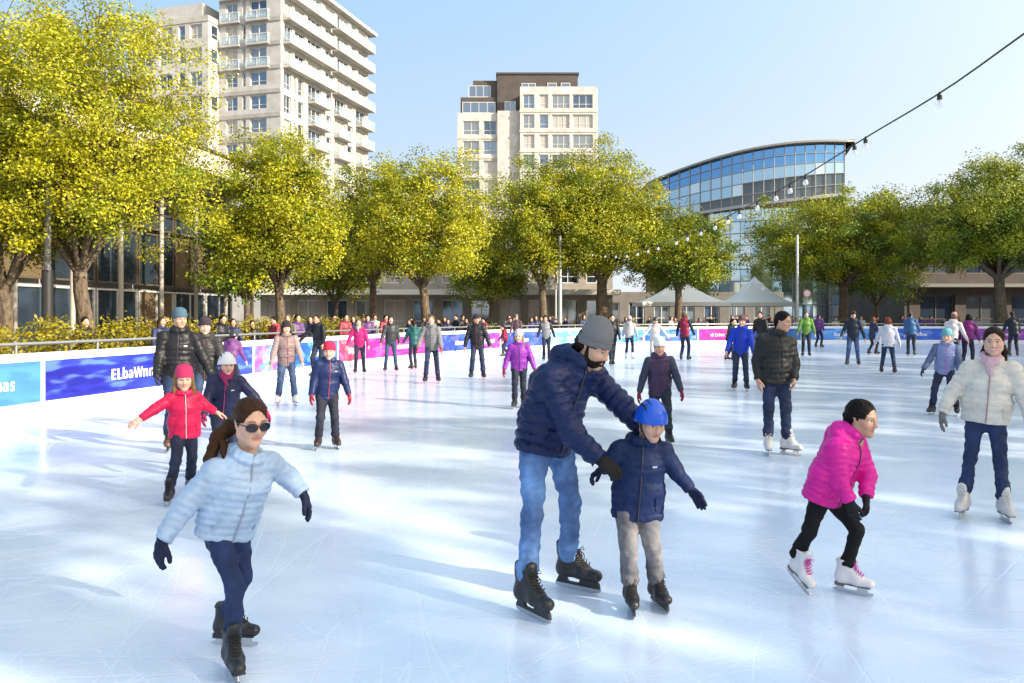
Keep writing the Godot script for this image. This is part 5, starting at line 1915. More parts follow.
func hat(root: Node3D, e: Array, HT: Transform3D, lod: int) -> void:
	var kind: String = e[0]
	var col: Color = e[1]
	var seg := [72, 40, 16][lod] as int
	var g := Geo.new()
	if kind == "beanie":
		var tall: float = e[2] if e.size() > 2 else 0.0
		var prof := [[1.00, 0.012], [1.045, 0.014], [1.055, 0.030], [1.05, 0.052], [1.035, 0.060], [1.0, 0.062], [1.0, 0.085], [0.93, 0.110], [0.78, 0.130 + tall * 0.4], [0.52, 0.144 + tall * 0.8], [0.25, 0.150 + tall], [0.02, 0.152 + tall]]
		g.sheet(prof.size(), seg, func(r: int, k: int) -> Vector3:
			var an := TAU * k / seg
			var rib: float = 1.0 + (0.020 * sin(an * seg / 4.0 * 2.0) if lod == 0 else 0.0) * (1.0 if r > 0 else 0.0)
			var rr: float = prof[r][0] * rib
			return Vector3(cos(an) * 0.083 * rr, prof[r][1] - 0.022 * (1.0 - clampf(prof[r][1] / 0.1, 0, 1)) * -sin(an) * 0.9, sin(an) * 0.102 * rr - 0.010), true)
		var o := part("beanie", g.mesh(), cloth_of("beanie", col, 0.95, "knit"), root, HT)
		if lod == 0:
			var cg := Geo.new()
			var pts := []
			var rd := []
			for k in 41:
				var an := TAU * k / 40.0
				pts.append(Vector3(cos(an) * 0.087, 0.060 + 0.010 * sin(an), sin(an) * 0.106 - 0.010))
				rd.append(0.004)
			cg.tube(pts, rd, 5, false)
			part("cuff", cg.mesh(), cloth_of("beanie", col, 0.95, "knit"), o)
	elif kind == "helmet":
		var n := 13
		g.sheet(n + 3, seg, func(r: int, k: int) -> Vector3:
			var an := TAU * k / seg
			var back := 0.5 - 0.5 * sin(an)
			if r < 3:
				# inner lip
				var q: float = [0.90, 0.93, 0.99][r]
				return Vector3(cos(an) * 0.102 * q, 0.024 - 0.040 * back + [0.02, 0.0, -0.003][r], sin(an) * 0.122 * q - 0.008)
			var f := float(r - 3) / (n - 1)
			var a2 := f * PI * 0.5
			var y0 := 0.024 - 0.040 * back
			var groove := 0.0
			if lod < 2:
				groove = 0.004 * maxf(0.0, sin(an * 2.0 + 0.8)) * sin(f * PI)
			return Vector3(cos(an) * (0.102 - groove) * cos(a2), lerpf(y0, 0.146, sin(a2)), sin(an) * (0.122 - groove) * cos(a2) - 0.008), true)
		var o := part("helmet", g.mesh(), mat("helmet_%s" % col.to_html(false), col.linear_to_srgb(), 0.22), root, HT)
		if lod < 2:
			# vents
			for v in [[-0.035, 0.55], [0.035, 0.55], [-0.065, 0.25], [0.065, 0.25], [0.0, 0.75]]:
				var vg := Geo.new()
				var pts := []
				for k in 5:
					var z: float = lerpf(0.065, -0.045, k / 4.0)
					var x: float = v[0]
					var yy := 0.024 + 0.122 * sqrt(maxf(0.02, 1.0 - pow(x / 0.102, 2.0) - pow((z) / 0.122, 2.0)))
					pts.append(Vector3(x, yy - 0.0075, z - 0.008))
				vg.tube(pts, [0.002, 0.008, 0.009, 0.008, 0.002], 6)
				part("vent", vg.mesh(), mat("vent_dark", lin(0.01, 0.012, 0.02), 0.7), o)
			var sg := Geo.new()
			for sx in [-1.0, 1.0]:
				sg.tube([Vector3(sx * 0.088, 0.010, 0.020), Vector3(sx * 0.074, -0.050, 0.030), Vector3(sx * 0.030, -0.104, 0.048), Vector3(0, -0.113, 0.052)], [0.006, 0.006, 0.006, 0.006], 6)
			part("strap", sg.mesh(), mat("strap_black", lin(0.012, 0.012, 0.014), 0.7), o)
	elif kind == "hood":
		var f := Field.new(Vector3(-0.16, -0.17, -0.18), Vector3(0.16, 0.18, 0.14), CELL[lod][2] * 1.3)
		f.ell(Vector3(0, 0.026, -0.016), Vector3(0.100, 0.112, 0.118), 0.01)
		f.bone(Vector3(0, -0.05, -0.03), Vector3(0, -0.13, -0.02), 0.085, 0.085, 0.04)
		f.ell(Vector3(0, -0.015, 0.105), Vector3(0.070, 0.098, 0.085), 0.015, true)
		part("hood", f.net().mesh(), cloth_of("hood", col, 0.7), root, HT)

func sunglasses(root: Node3D, HT: Transform3D) -> void:
	var g := Geo.new()
	var fg := Geo.new()
	for s in [-1.0, 1.0]:
		var c := Vector3(s * 0.034, -0.001, 0.098)
		var B := Basis(Vector3.UP, s * 0.22)
		var pts := []
		var rd := []
		for k in 25:
			var an := TAU * k / 24.0
			var p := c + B * Vector3(cos(an) * 0.029, sin(an) * (0.022 if sin(an) < 0 else 0.019), 0)
			pts.append(p)
			rd.append(0.0028)
		fg.tube(pts, rd, 6, false)
		var b := g.v.size()
		g.v.append(c + Vector3(0, 0, 0.004)); g.n.append(B.z)
		for k in 24:
			g.v.append(pts[k]); g.n.append((B.z + (pts[k] - c) * 9.0).normalized())
		for k in 24:
			g.i.append_array([b, b + 1 + (k + 1) % 24, b + 1 + k])
		fg.tube([c + Vector3(s * 0.028, 0.008, -0.008), Vector3(s * 0.074, 0.008, 0.065), Vector3(s * 0.080, 0.010, -0.005)], [0.003, 0.003, 0.002], 6)
	fg.tube([Vector3(-0.010, 0.004, 0.104), Vector3(0, 0.008, 0.108), Vector3(0.010, 0.004, 0.104)], [0.0028, 0.0028, 0.0028], 6)
	var gl := part("sunglasses", fg.mesh(), mat("shades_frame", lin(0.02, 0.018, 0.018), 0.3), root, HT)
	part("lens", g.mesh(), mat("shades_lens", lin(0.012, 0.012, 0.02), 0.05), gl)

# ------------------------------------------------------------------ who is on the ice
func build_people() -> void:
	fold_noise = FastNoiseLite.new()
	fold_noise.seed = 3
	fold_noise.frequency = 1.0
	fold_noise.fractal_octaves = 2
	person("girl in a pale blue quilted jacket and dark sunglasses, arms spread, skating", P(-1.384, 0, 3.953), {hip = Vector3(-0.0267, 0.655, 0.0094), neck = Vector3(0.0772, 1, 0.0206), head = Vector3(0.1067, 1.18, 0.0421), shR = Vector3(-0.0559, 0.945, 0.0831), shL = Vector3(0.1483, 0.955, -0.1049), elR = Vector3(-0.1674, 0.8, 0.1645), wrR = Vector3(-0.2466, 0.655, 0.224), elL = Vector3(0.2341, 0.875, -0.1455), wrL = Vector3(0.3192, 0.795, -0.1223), hpR = Vector3(-0.0569, 0.65, 0.0517), hpL = Vector3(0.0124, 0.65, -0.0361), knR = Vector3(0.053, 0.395, 0.1086), anR = Vector3(0.0562, 0.135, 0.1605), knL = Vector3(0.049, 0.41, -0.0171), anL = Vector3(-0.0928, 0.135, -0.1794), footR = Vector3(0.5191, 0, 0.8778).normalized(), footL = Vector3(0.9509, 0, 0.1439).normalized(), look = Vector3(0.6437, -0.14, 0.7494).normalized(), handR = Vector3(-0.2029, -1, 0.177).normalized(), handL = Vector3(0.4578, -1, -0.0543).normalized(), palmR = Vector3(0.4011, 0, -0.6701).normalized(), palmL = Vector3(-0.9439, 0, 0.3304).normalized(), curlR = 0.7, curlL = 0.6}, {jacket = Color(0.430, 0.580, 0.800), trousers = Color(0.024, 0.055, 0.190), skin = Color(0.600, 0.360, 0.260), hair = ["back", Color(0.060, 0.026, 0.012)], gloves = Color(0.012, 0.020, 0.060), boots = ["figure", Color(0.013, 0.013, 0.016)], head = "plain", denim = true, slim = 0.8, quilt = 0.012, qspace = 0.046, puff = 1.02, len = 0.05, girth = 0.98, zip = Color(0.300, 0.320, 0.400), shades = true, sheen = 0.35, hs = 0.222, h = 1.33, lod = 0, locks = [[Vector3(0.0112, 1.17, -0.0251), Vector3(-0.069, 1.1, 0.0029), 0.045, 0.036], [Vector3(-0.069, 1.1, 0.0029), Vector3(-0.0925, 1, 0.0642), 0.036, 0.022], [Vector3(-0.0925, 1, 0.0642), Vector3(-0.0948, 0.94, 0.0862), 0.022, 0.008], [Vector3(-0.0257, 1.08, 0.0408), Vector3(-0.0026, 0.97, 0.1069), 0.020, 0.008]]})
	person("bearded man in a navy puffer jacket and grey beanie bending to hold a boy", P(0.256, 0, 4.755), {hip = Vector3(-0.0598, 0.925, -0.0032), neck = Vector3(0.1206, 1.435, 0.0816), head = Vector3(0.2179, 1.52, 0.1319), shR = Vector3(-0.0435, 1.335, 0.1579), shL = Vector3(0.2397, 1.335, -0.0873), elR = Vector3(0.0713, 1.05, 0.2542), wrR = Vector3(0.2282, 0.905, 0.3127), elL = Vector3(0.3999, 1.165, 0.0015), wrL = Vector3(0.5274, 1.03, 0.0484), hpR = Vector3(-0.1273, 0.9, 0.0432), hpL = Vector3(0.0331, 0.9, -0.0583), knR = Vector3(-0.1366, 0.545, 0.1228), anR = Vector3(-0.1753, 0.165, 0.1909), knL = Vector3(0.0951, 0.575, -0.095), anL = Vector3(0.0982, 0.165, -0.2451), footR = Vector3(0.5789, 0, 0.7822).normalized(), footL = Vector3(0.8219, 0, 0.5449).normalized(), look = Vector3(0.6894, -0.42, 0.5879).normalized(), handR = Vector3(0.7436, -0.5, 0.1401).normalized(), handL = Vector3(0.5938, -0.7, 0.1321).normalized(), palmR = Vector3(-0.262, -0.6, -0.7151).normalized(), palmL = Vector3(-0.5369, -0.2, 0.6722).normalized(), curlR = 0.75, curlL = 0.6, bow = 0.05}, {jacket = Color(0.008, 0.019, 0.088), trousers = Color(0.200, 0.400, 0.800), skin = Color(0.520, 0.310, 0.210), hair = ["short", Color(0.026, 0.012, 0.007)], beard = Color(0.020, 0.012, 0.008), hat = ["beanie", Color(0.160, 0.165, 0.175), 0.035], gloves = Color(0.014, 0.014, 0.017), boots = ["hockey", Color(0.013, 0.014, 0.018)], head = "man", quilt = 0.014, puff = 1.06, girth = 1.08, len = 0.03, cuff = 0.1, qspace = 0.056, slim = 0.95, h = 1.8, lod = 0})
	person("boy in a bright blue helmet and navy parka held by a bending man", P(0.773, 0, 4.650), {hip = Vector3(-0.0438, 0.575, -0.0073), neck = Vector3(-0.0179, 0.965, 0.0173), head = Vector3(0.025, 1.095, 0.0599), shR = Vector3(-0.1444, 0.925, -0.0037), shL = Vector3(0.109, 0.915, 0.0181), elR = Vector3(-0.2174, 0.845, 0.0145), wrR = Vector3(-0.2548, 0.82, 0.059), elL = Vector3(0.1699, 0.805, 0.0485), wrL = Vector3(0.2435, 0.715, 0.1114), hpR = Vector3(-0.1055, 0.57, 0.0027), hpL = Vector3(0.0117, 0.57, 0.0019), knR = Vector3(-0.1056, 0.365, 0.0635), anR = Vector3(-0.0893, 0.13, 0.0257), knL = Vector3(0.0372, 0.37, 0.0467), anL = Vector3(0.0731, 0.13, -0.0487), footR = Vector3(-0.0062, 0, 1.0127).normalized(), footL = Vector3(0.247, 0, 0.9534).normalized(), look = Vector3(0.3045, -0.28, 0.9123).normalized(), handR = Vector3(-0.7643, -0.35, 0.3291).normalized(), handL = Vector3(0.6577, -0.9, 0.3121).normalized(), palmR = Vector3(0.4932, -0.5, 0.082).normalized(), palmL = Vector3(-0.4435, -0.2, 0.8386).normalized(), curlR = 1.1, curlL = 0.35}, {jacket = Color(0.009, 0.024, 0.098), trousers = Color(0.330, 0.315, 0.315), skin = Color(0.600, 0.360, 0.260), hair = ["short", Color(0.060, 0.026, 0.012)], hat = ["helmet", Color(0.010, 0.090, 0.600)], gloves = Color(0.012, 0.020, 0.060), boots = ["hockey", Color(0.013, 0.014, 0.018)], head = "plain", denim = true, quilt = 0.006, puff = 1.0, girth = 1.08, len = 0.07, slim = 1.05, sheen = 0.6, hs = 0.212, cuff = 0.14, badge = Color(0.300, 0.400, 0.600), h = 1.2, lod = 0})
	person("girl in a hot pink quilted jacket and black leggings striding on white skates", P(1.937, 0, 4.951), {hip = Vector3(-0.0043, 0.6, -0.0017), neck = Vector3(0.1316, 0.985, 0.0676), head = Vector3(0.1824, 1.08, 0.1089), shR = Vector3(0.025, 0.905, 0.1279), shL = Vector3(0.2026, 0.9, -0.0066), elR = Vector3(0.0191, 0.71, 0.1685), wrR = Vector3(0.0681, 0.6, 0.2092), elL = Vector3(0.2408, 0.72, 0.062), wrL = Vector3(0.1943, 0.61, 0.1297), hpR = Vector3(-0.0442, 0.585, 0.0364), hpL = Vector3(0.0406, 0.585, -0.0271), knR = Vector3(-0.1115, 0.385, 0.0423), anR = Vector3(-0.1851, 0.155, -0.0509), knL = Vector3(0.1691, 0.395, 0.0662), anL = Vector3(0.1157, 0.13, 0.0238), footR = Vector3(0.1907, -0.3, 0.6652).normalized(), footL = Vector3(0.6823, 0, 0.5891).normalized(), look = Vector3(0.5632, -0.14, 0.811).normalized(), handR = Vector3(0.1134, -1, 0.2591).normalized(), handL = Vector3(0.0567, -1, 0.1296).normalized(), palmR = Vector3(0.664, 0, -0.5993).normalized(), palmL = Vector3(-0.8543, 0, -0.0121).normalized(), curlR = 0.8, curlL = 0.8, rollR = -0.12}, {jacket = Color(0.800, 0.018, 0.360), trousers = Color(0.010, 0.010, 0.012), skin = Color(0.480, 0.270, 0.180), hair = ["back", Color(0.010, 0.007, 0.006)], gloves = Color(0.020, 0.020, 0.022), boots = ["figure", Color(0.700, 0.680, 0.700), Color(0.550, 0.080, 0.400)], denim = false, slim = 0.86, bunch = false, quilt = 0.014, puff = 1.06, len = 0.07, girth = 1.14, hs = 0.212, sheen = 0.4, cuff = 0.16, qspace = 0.05, h = 1.2, lod = 0, lumps = [[Vector3(0.0616, 0.985, -0.0296), Vector3(0.0439, 0.975, 0.0923), 0.042, 0.042], [Vector3(0.0506, 0.95, -0.0017), Vector3(0.0101, 0.87, 0.0254), 0.055, 0.04], [Vector3(0.0926, 1.01, -0.0067), Vector3(0.0779, 1, 0.0949), 0.032, 0.032]]})
	person("smiling woman in a white padded jacket, pink scarf and jeans", P(3.984, 0, 6.766), {hip = Vector3(0.0149, 0.83, 0.0087), neck = Vector3(0.0446, 1.3, 0.0262), head = Vector3(0.0465, 1.487, 0.0738), shR = Vector3(-0.0905, 1.255, -0.0417), shL = Vector3(0.1819, 1.255, 0.1071), elR = Vector3(-0.212, 1.05, -0.09), wrR = Vector3(-0.3069, 0.87, -0.0647), elL = Vector3(0.241, 1.03, 0.1767), wrL = Vector3(0.2389, 0.84, 0.2567), hpR = Vector3(-0.0483, 0.82, -0.0284), hpL = Vector3(0.078, 0.82, 0.0459), knR = Vector3(-0.1084, 0.5, 0.0058), anR = Vector3(-0.1428, 0.16, -0.0377), knL = Vector3(0.0772, 0.5, 0.1151), anL = Vector3(0.1176, 0.16, 0.0924), footR = Vector3(-0.6625, 0, 0.7704).normalized(), footL = Vector3(-0.2661, 0, 1.0038).normalized(), look = Vector3(-0.5504, -0.08, 0.8364).normalized(), handR = Vector3(-0.2485, -1, 0.0278).normalized(), handL = Vector3(0.0101, -1, 0.18).normalized(), palmR = Vector3(0.877, 0, 0.2843).normalized(), palmL = Vector3(-0.6741, 0, -0.629).normalized()}, {jacket = Color(0.740, 0.700, 0.630), trousers = Color(0.020, 0.048, 0.150), skin = Color(0.600, 0.360, 0.260), hair = ["back", Color(0.026, 0.012, 0.007)], gloves = Color(0.200, 0.190, 0.200), boots = ["figure", Color(0.520, 0.500, 0.500)], head = "smile", scarf = Color(0.550, 0.360, 0.420), quilt = 0.007, qspace = 0.055, puff = 1.05, girth = 1.06, len = 0.03, zip = Color(0.300, 0.200, 0.220), cuff = 0.14, slim = 0.84, h = 1.64, lod = 0, locks = [[Vector3(0.1293, 1.48, 0.0181), Vector3(0.1502, 1.4, 0.042), 0.035, 0.030], [Vector3(0.1502, 1.4, 0.042), Vector3(0.1411, 1.3, 0.0831), 0.030, 0.010], [Vector3(0.0551, 1.46, -0.0256), Vector3(0.024, 1.39, -0.0323), 0.032, 0.024], [Vector3(0.024, 1.39, -0.0323), Vector3(-0.0024, 1.33, -0.013), 0.024, 0.010]]})
	person("dark-haired man in a black quilted jacket and white skates looking sideways", P(3.277, 0, 9.855), {hip = Vector3(-0.018, 0.92, -0.006), neck = Vector3(-0.0153, 1.475, 0.016), head = Vector3(0.0396, 1.635, 0.0764), shR = Vector3(-0.2116, 1.4, 0.035), shL = Vector3(0.1603, 1.375, -0.031), elR = Vector3(-0.2481, 1.14, -0.0509), wrR = Vector3(-0.2522, 0.92, 0.0215), elL = Vector3(0.1972, 1.1, 0.0234), wrL = Vector3(0.1567, 0.93, 0.1153), hpR = Vector3(-0.0995, 0.9, -0.0015), hpL = Vector3(0.0635, 0.9, -0.0105), knR = Vector3(-0.1256, 0.555, 0.032), anR = Vector3(-0.1175, 0.168, -0.0075), knL = Vector3(0.0761, 0.555, 0.0569), anL = Vector3(0.1009, 0.168, 0.0125), footR = Vector3(-0.2681, 0, 0.9647).normalized(), footL = Vector3(0.5224, 0, 0.806).normalized(), look = Vector3(0.633, -0.18, 0.7901).normalized()}, {jacket = Color(0.020, 0.022, 0.022), trousers = Color(0.020, 0.042, 0.120), skin = Color(0.480, 0.270, 0.180), hair = ["short", Color(0.010, 0.007, 0.006)], boots = ["figure", Color(0.550, 0.540, 0.540)], head = "man", quilt = 0.01, girth = 1.05, len = 0.05, h = 1.8, lod = 1})
	person("girl in a crimson jacket and pink headband with arms stretched out", P(-3.030, 0, 7.391), {hip = Vector3(0.0043, 0.62, -0.0018), neck = Vector3(0.0114, 0.985, 0.0278), head = Vector3(0.0228, 1.125, 0.0555), shR = Vector3(-0.0956, 0.945, 0.0716), shL = Vector3(0.0985, 0.945, -0.0404), elR = Vector3(-0.2008, 0.855, 0.1688), wrR = Vector3(-0.2803, 0.785, 0.2554), elL = Vector3(0.1712, 0.86, -0.0702), wrL = Vector3(0.2331, 0.8, -0.1388), hpR = Vector3(-0.0395, 0.61, 0.0378), hpL = Vector3(0.0438, 0.61, -0.0396), knR = Vector3(-0.0263, 0.38, 0.1188), anR = Vector3(-0.0734, 0.13, 0.1382), knL = Vector3(0.0566, 0.39, -0.0448), anL = Vector3(-0.0321, 0.13, -0.2246), footR = Vector3(0.2406, 0, 0.9822).normalized(), footL = Vector3(0.5644, 0, 0.8494).normalized(), look = Vector3(0.4256, -0.15, 0.9063).normalized(), handR = Vector3(-0.7569, -0.45, 0.5265).normalized(), handL = Vector3(0.7402, -0.3, -0.3035).normalized(), palmR = Vector3(-0.2655, -0.7, -0.6477).normalized(), palmL = Vector3(0, -1, 0).normalized(), curlR = 0.5}, {jacket = Color(0.660, 0.012, 0.085), trousers = Color(0.014, 0.026, 0.075), skin = Color(0.600, 0.360, 0.260), hair = ["long", Color(0.240, 0.140, 0.060)], hat = ["beanie", Color(0.500, 0.030, 0.120)], boots = ["figure", Color(0.013, 0.013, 0.016)], quilt = 0.004, len = 0.06, zip = Color(0.550, 0.500, 0.500), slim = 0.92, h = 1.25, lod = 1})
	person("child in a navy jacket with a purple lining and a white helmet", P(-3.022, 0, 8.395), pose({h = 1.322, fr = [-0.066, 0.057], fl = [0.064, -0.050], ar = [16, 12, 27], al = [41, 3, 16], yaw = 27.8, turn = 3.2, lean = 15.0, crouch = 0.017, twist = -11.5, side = 1.7}), {h = 1.322, lod = 1, jacket = Color(0.020, 0.024, 0.075), trousers = Color(0.014, 0.024, 0.070), skin = Color(0.600, 0.360, 0.260), hair = ["short", Color(0.060, 0.026, 0.012)], hat = ["helmet", Color(0.620, 0.640, 0.660)], gloves = Color(0.350, 0.020, 0.080), boots = ["hockey", Color(0.013, 0.014, 0.018)], quilt = 0.004, zip = Color(0.420, 0.020, 0.160), badge = Color(0.600, 0.550, 0.600), scarf = Color(0.260, 0.015, 0.090)}, "skaters on the ice")
	person("man in a black down jacket and slate blue beanie by the boards", P(-4.333, 0, 10.226), pose({h = 1.828, fr = [-0.034, 0.081], fl = [0.091, -0.128], ar = [11, 12, 31], al = [21, 11, 17], yaw = 29.0, lean = 3.6, crouch = 0.024, twist = -11.4, turn = 14.7, side = 2.3}), {h = 1.828, lod = 1, jacket = Color(0.016, 0.016, 0.019), trousers = Color(0.025, 0.060, 0.160), skin = Color(0.480, 0.270, 0.180), hair = ["short", Color(0.026, 0.012, 0.007)], hat = ["beanie", Color(0.055, 0.110, 0.160)], gloves = Color(0.050, 0.050, 0.070), boots = ["hockey", Color(0.100, 0.050, 0.030)], head = "man", quilt = 0.01, len = 0.1, girth = 1.06, badge = Color(0.600, 0.600, 0.600)}, "skaters on the ice")
	person("woman in a charcoal jacket and dark cap half hidden behind a man", P(-4.563, 0, 11.930), pose({h = 1.685, yaw = 16.9, lean = 7.6, ar = [15, 7, 19], al = [13, 14, 17], fr = [-0.080, 0.001], fl = [0.080, 0.001], crouch = 0.015, twist = -8.1, turn = 5.9, side = -0.6}), {h = 1.685, lod = 1, jacket = Color(0.045, 0.042, 0.042), trousers = Color(0.040, 0.080, 0.170), skin = Color(0.600, 0.360, 0.260), hair = ["short", Color(0.026, 0.012, 0.007)], hat = ["beanie", Color(0.030, 0.022, 0.030)], boots = ["figure", Color(0.013, 0.013, 0.016)], quilt = 0.008, len = 0.12, zip = Color(0.160, 0.050, 0.050)}, "skaters on the ice")
	person("child in a red beanie and navy jacket gliding upright", P(-2.383, 0, 10.303), pose({h = 1.352, fr = [-0.081, 0.033], fl = [0.079, 0.029], ar = [13, 0, 30], al = [16, 15, 14], yaw = 16.0, lean = 2.2, crouch = 0.01, twist = 7.2, turn = -12.9, side = 3.5}), {h = 1.352, lod = 1, jacket = Color(0.014, 0.028, 0.105), trousers = Color(0.022, 0.026, 0.050), skin = Color(0.600, 0.360, 0.260), hair = ["short", Color(0.060, 0.026, 0.012)], hat = ["beanie", Color(0.500, 0.016, 0.060)], gloves = Color(0.320, 0.030, 0.060), boots = ["figure", Color(0.035, 0.018, 0.014)], quilt = 0.005, len = 0.09, zip = Color(0.450, 0.030, 0.070), badge = Color(0.600, 0.600, 0.650)}, "skaters on the ice")
	person("woman in a mauve-grey padded jacket, dark hat and white skates", P(-4.317, 0, 15.281), pose({h = 1.604, fr = [-0.089, -0.003], fl = [0.098, 0.038], ar = [15, 0, 12], al = [16, 8, 20], yaw = 17.8, lean = 5.9, crouch = 0.015, twist = 11.0, turn = 10.3, side = -0.6}), {h = 1.604, lod = 1, jacket = Color(0.240, 0.170, 0.170), trousers = Color(0.060, 0.110, 0.220), skin = Color(0.600, 0.360, 0.260), hair = ["long", Color(0.026, 0.012, 0.007)], hat = ["beanie", Color(0.020, 0.016, 0.018)], boots = ["figure", Color(0.660, 0.650, 0.660)], quilt = 0.008, len = 0.08, zip = Color(0.220, 0.030, 0.060), sleeve = Color(0.330, 0.260, 0.260)}, "skaters on the ice")
	person("child in a cerise jacket with a grey scarf by the red panel", P(-4.455, 0, 23.448), pose({h = 1.641, fr = [-0.079, 0.017], fl = [0.069, -0.024], ar = [23, 7, 10], al = [15, 0, 25], lean = 7.7, yaw = 10.8, crouch = 0.019, twist = -11.7, turn = 4.2, side = -3.3}), {h = 1.641, lod = 2, jacket = Color(0.500, 0.018, 0.170), trousers = Color(0.015, 0.026, 0.070), hair = ["long", Color(0.140, 0.110, 0.090)], boots = ["figure", Color(0.013, 0.013, 0.016)], scarf = Color(0.280, 0.300, 0.280)}, "skaters on the ice")
	person("person in a dark grey jacket and jeans by the magenta panel", P(-3.673, 0, 24.286), pose({h = 1.700, ar = [15, 12, 11], al = [11, 0, 17], fr = [-0.099, 0.024], fl = [0.090, 0.043], yaw = 8.6, crouch = 0.001, lean = 4.3, twist = 13.2, turn = 7.0, side = 0.1}), {h = 1.700, lod = 2, jacket = Color(0.040, 0.046, 0.055), trousers = Color(0.050, 0.100, 0.220), hair = ["short", Color(0.026, 0.012, 0.007)], hat = ["hood", Color(0.030, 0.032, 0.038)], boots = ["figure", Color(0.013, 0.013, 0.016)]}, "skaters on the ice")
	person("person in a teal jacket seen from behind beside the boards", P(-3.054, 0, 25.185), pose({h = 1.574, yaw = 206.9, ar = [16, 7, 32], al = [15, 15, 26], fr = [-0.049, 0.101], fl = [0.087, -0.046], crouch = 0.0, lean = 8.7, twist = -12.2, turn = -12.1, side = -2.7}), {h = 1.574, lod = 2, jacket = Color(0.015, 0.100, 0.110), trousers = Color(0.018, 0.034, 0.090), hair = ["short", Color(0.026, 0.012, 0.007)], boots = ["figure", Color(0.013, 0.013, 0.016)]}, "skaters on the ice")
	person("person in a grey padded jacket with red cuffs skating towards the camera", P(-2.004, 0, 20.299), pose({h = 1.725, ar = [21, 8, 20], al = [10, 9, 18], fr = [-0.109, 0.031], fl = [0.073, 0.001], yaw = 5.6, crouch = 0.008, lean = 5.6, twist = -13.7, turn = -3.2, side = -1.3}), {h = 1.725, lod = 1, jacket = Color(0.200, 0.200, 0.210), trousers = Color(0.022, 0.045, 0.110), hair = ["short", Color(0.240, 0.140, 0.060)], gloves = Color(0.400, 0.050, 0.070), boots = ["figure", Color(0.013, 0.013, 0.016)], skin = Color(0.600, 0.360, 0.260)}, "skaters on the ice")
	person("man in a charcoal coat and dark cap skating with arms held wide", P(-0.944, 0, 21.587), pose({h = 1.754, ar = [17, -2, 8], al = [22, -2, 8], fr = [-0.088, 0.013], fl = [0.097, 0.030], yaw = 2.5, crouch = 0.009, lean = 10.8, twist = -8.9, turn = 15.3, side = -1.9}), {h = 1.754, lod = 1, jacket = Color(0.024, 0.026, 0.032), trousers = Color(0.022, 0.042, 0.100), hair = ["short", Color(0.026, 0.012, 0.007)], hat = ["beanie", Color(0.020, 0.020, 0.025)], boots = ["figure", Color(0.013, 0.013, 0.016)], len = 0.1, skin = Color(0.480, 0.270, 0.180), zip = Color(0.200, 0.030, 0.030)}, "skaters on the ice")
	person("girl in a violet jacket and pale headband skating behind the bending man", P(0.129, 0, 14.783), pose({h = 1.441, ar = [18, -5, 22], al = [20, 5, 12], fr = [-0.055, 0.047], fl = [0.058, -0.102], lean = 4.7, yaw = -0.5, crouch = 0.015, twist = 5.4, turn = -13.7, side = -0.4}), {h = 1.441, lod = 1, jacket = Color(0.250, 0.035, 0.360), trousers = Color(0.014, 0.024, 0.050), skin = Color(0.600, 0.360, 0.260), hair = ["long", Color(0.300, 0.240, 0.200)], hat = ["beanie", Color(0.500, 0.470, 0.480)], gloves = Color(0.250, 0.020, 0.050), boots = ["figure", Color(0.013, 0.013, 0.016)], quilt = 0.005}, "skaters on the ice")
	person("small skater in a maroon jacket turned away near the purple panels", P(-0.249, 0, 33.171), pose({h = 1.327, yaw = -69.6, lean = 15.9, ar = [12, 12, 32], al = [11, 4, 16], fr = [-0.059, -0.079], fl = [0.058, 0.116], crouch = 0.005, twist = -7.2, turn = 8.8, side = -3.4}), {h = 1.327, lod = 2, jacket = Color(0.260, 0.012, 0.035), trousers = Color(0.020, 0.035, 0.090), hair = ["short", Color(0.026, 0.012, 0.007)], boots = ["figure", Color(0.013, 0.013, 0.016)]}, "skaters on the ice")
	person("person in a knitted hat standing near the purple panels", P(0.236, 0, 37.778), pose({h = 1.794, lean = 6.1, yaw = -0.4, fr = [-0.066, 0.056], fl = [0.064, -0.017], ar = [12, 13, 11], al = [8, 8, 26], crouch = 0.019, twist = -8.3, turn = 0.1, side = -2.5}), {h = 1.794, lod = 2, jacket = Color(0.100, 0.060, 0.080), trousers = Color(0.020, 0.030, 0.070), hat = ["beanie", Color(0.220, 0.140, 0.160)], hair = ["short", Color(0.026, 0.012, 0.007)], boots = ["figure", Color(0.013, 0.013, 0.016)]}, "skaters on the ice")
	person("person in a black jacket with a grey vest front near the far boards", P(1.284, 0, 30.222), pose({h = 1.738, ar = [15, 6, 24], al = [20, 7, 15], fr = [-0.045, 0.001], fl = [0.060, 0.048], yaw = -2.4, crouch = 0.014, lean = 5.8, twist = -1.0, turn = 0.9, side = -2.9}), {h = 1.738, lod = 2, jacket = Color(0.260, 0.270, 0.290), trousers = Color(0.014, 0.026, 0.060), hair = ["short", Color(0.026, 0.012, 0.007)], hat = ["hood", Color(0.025, 0.025, 0.030)], boots = ["figure", Color(0.013, 0.013, 0.016)], sleeve = Color(0.018, 0.020, 0.026)}, "skaters on the ice")
	person("skater in black beside the bending man's shoulder, far down the ice", P(3.400, 0, 27.200), pose({h = 1.768, lean = 9.8, fr = [-0.019, 0.012], fl = [0.014, -0.052], ar = [6, 5, 6], al = [10, 10, 6], yaw = -7.1, crouch = 0.003, twist = 9.9, turn = 11.4, side = 1.1}), {h = 1.768, lod = 2, jacket = Color(0.020, 0.020, 0.028), trousers = Color(0.015, 0.022, 0.050), hair = ["short", Color(0.026, 0.012, 0.007)], boots = ["figure", Color(0.013, 0.013, 0.016)]}, "skaters on the ice")
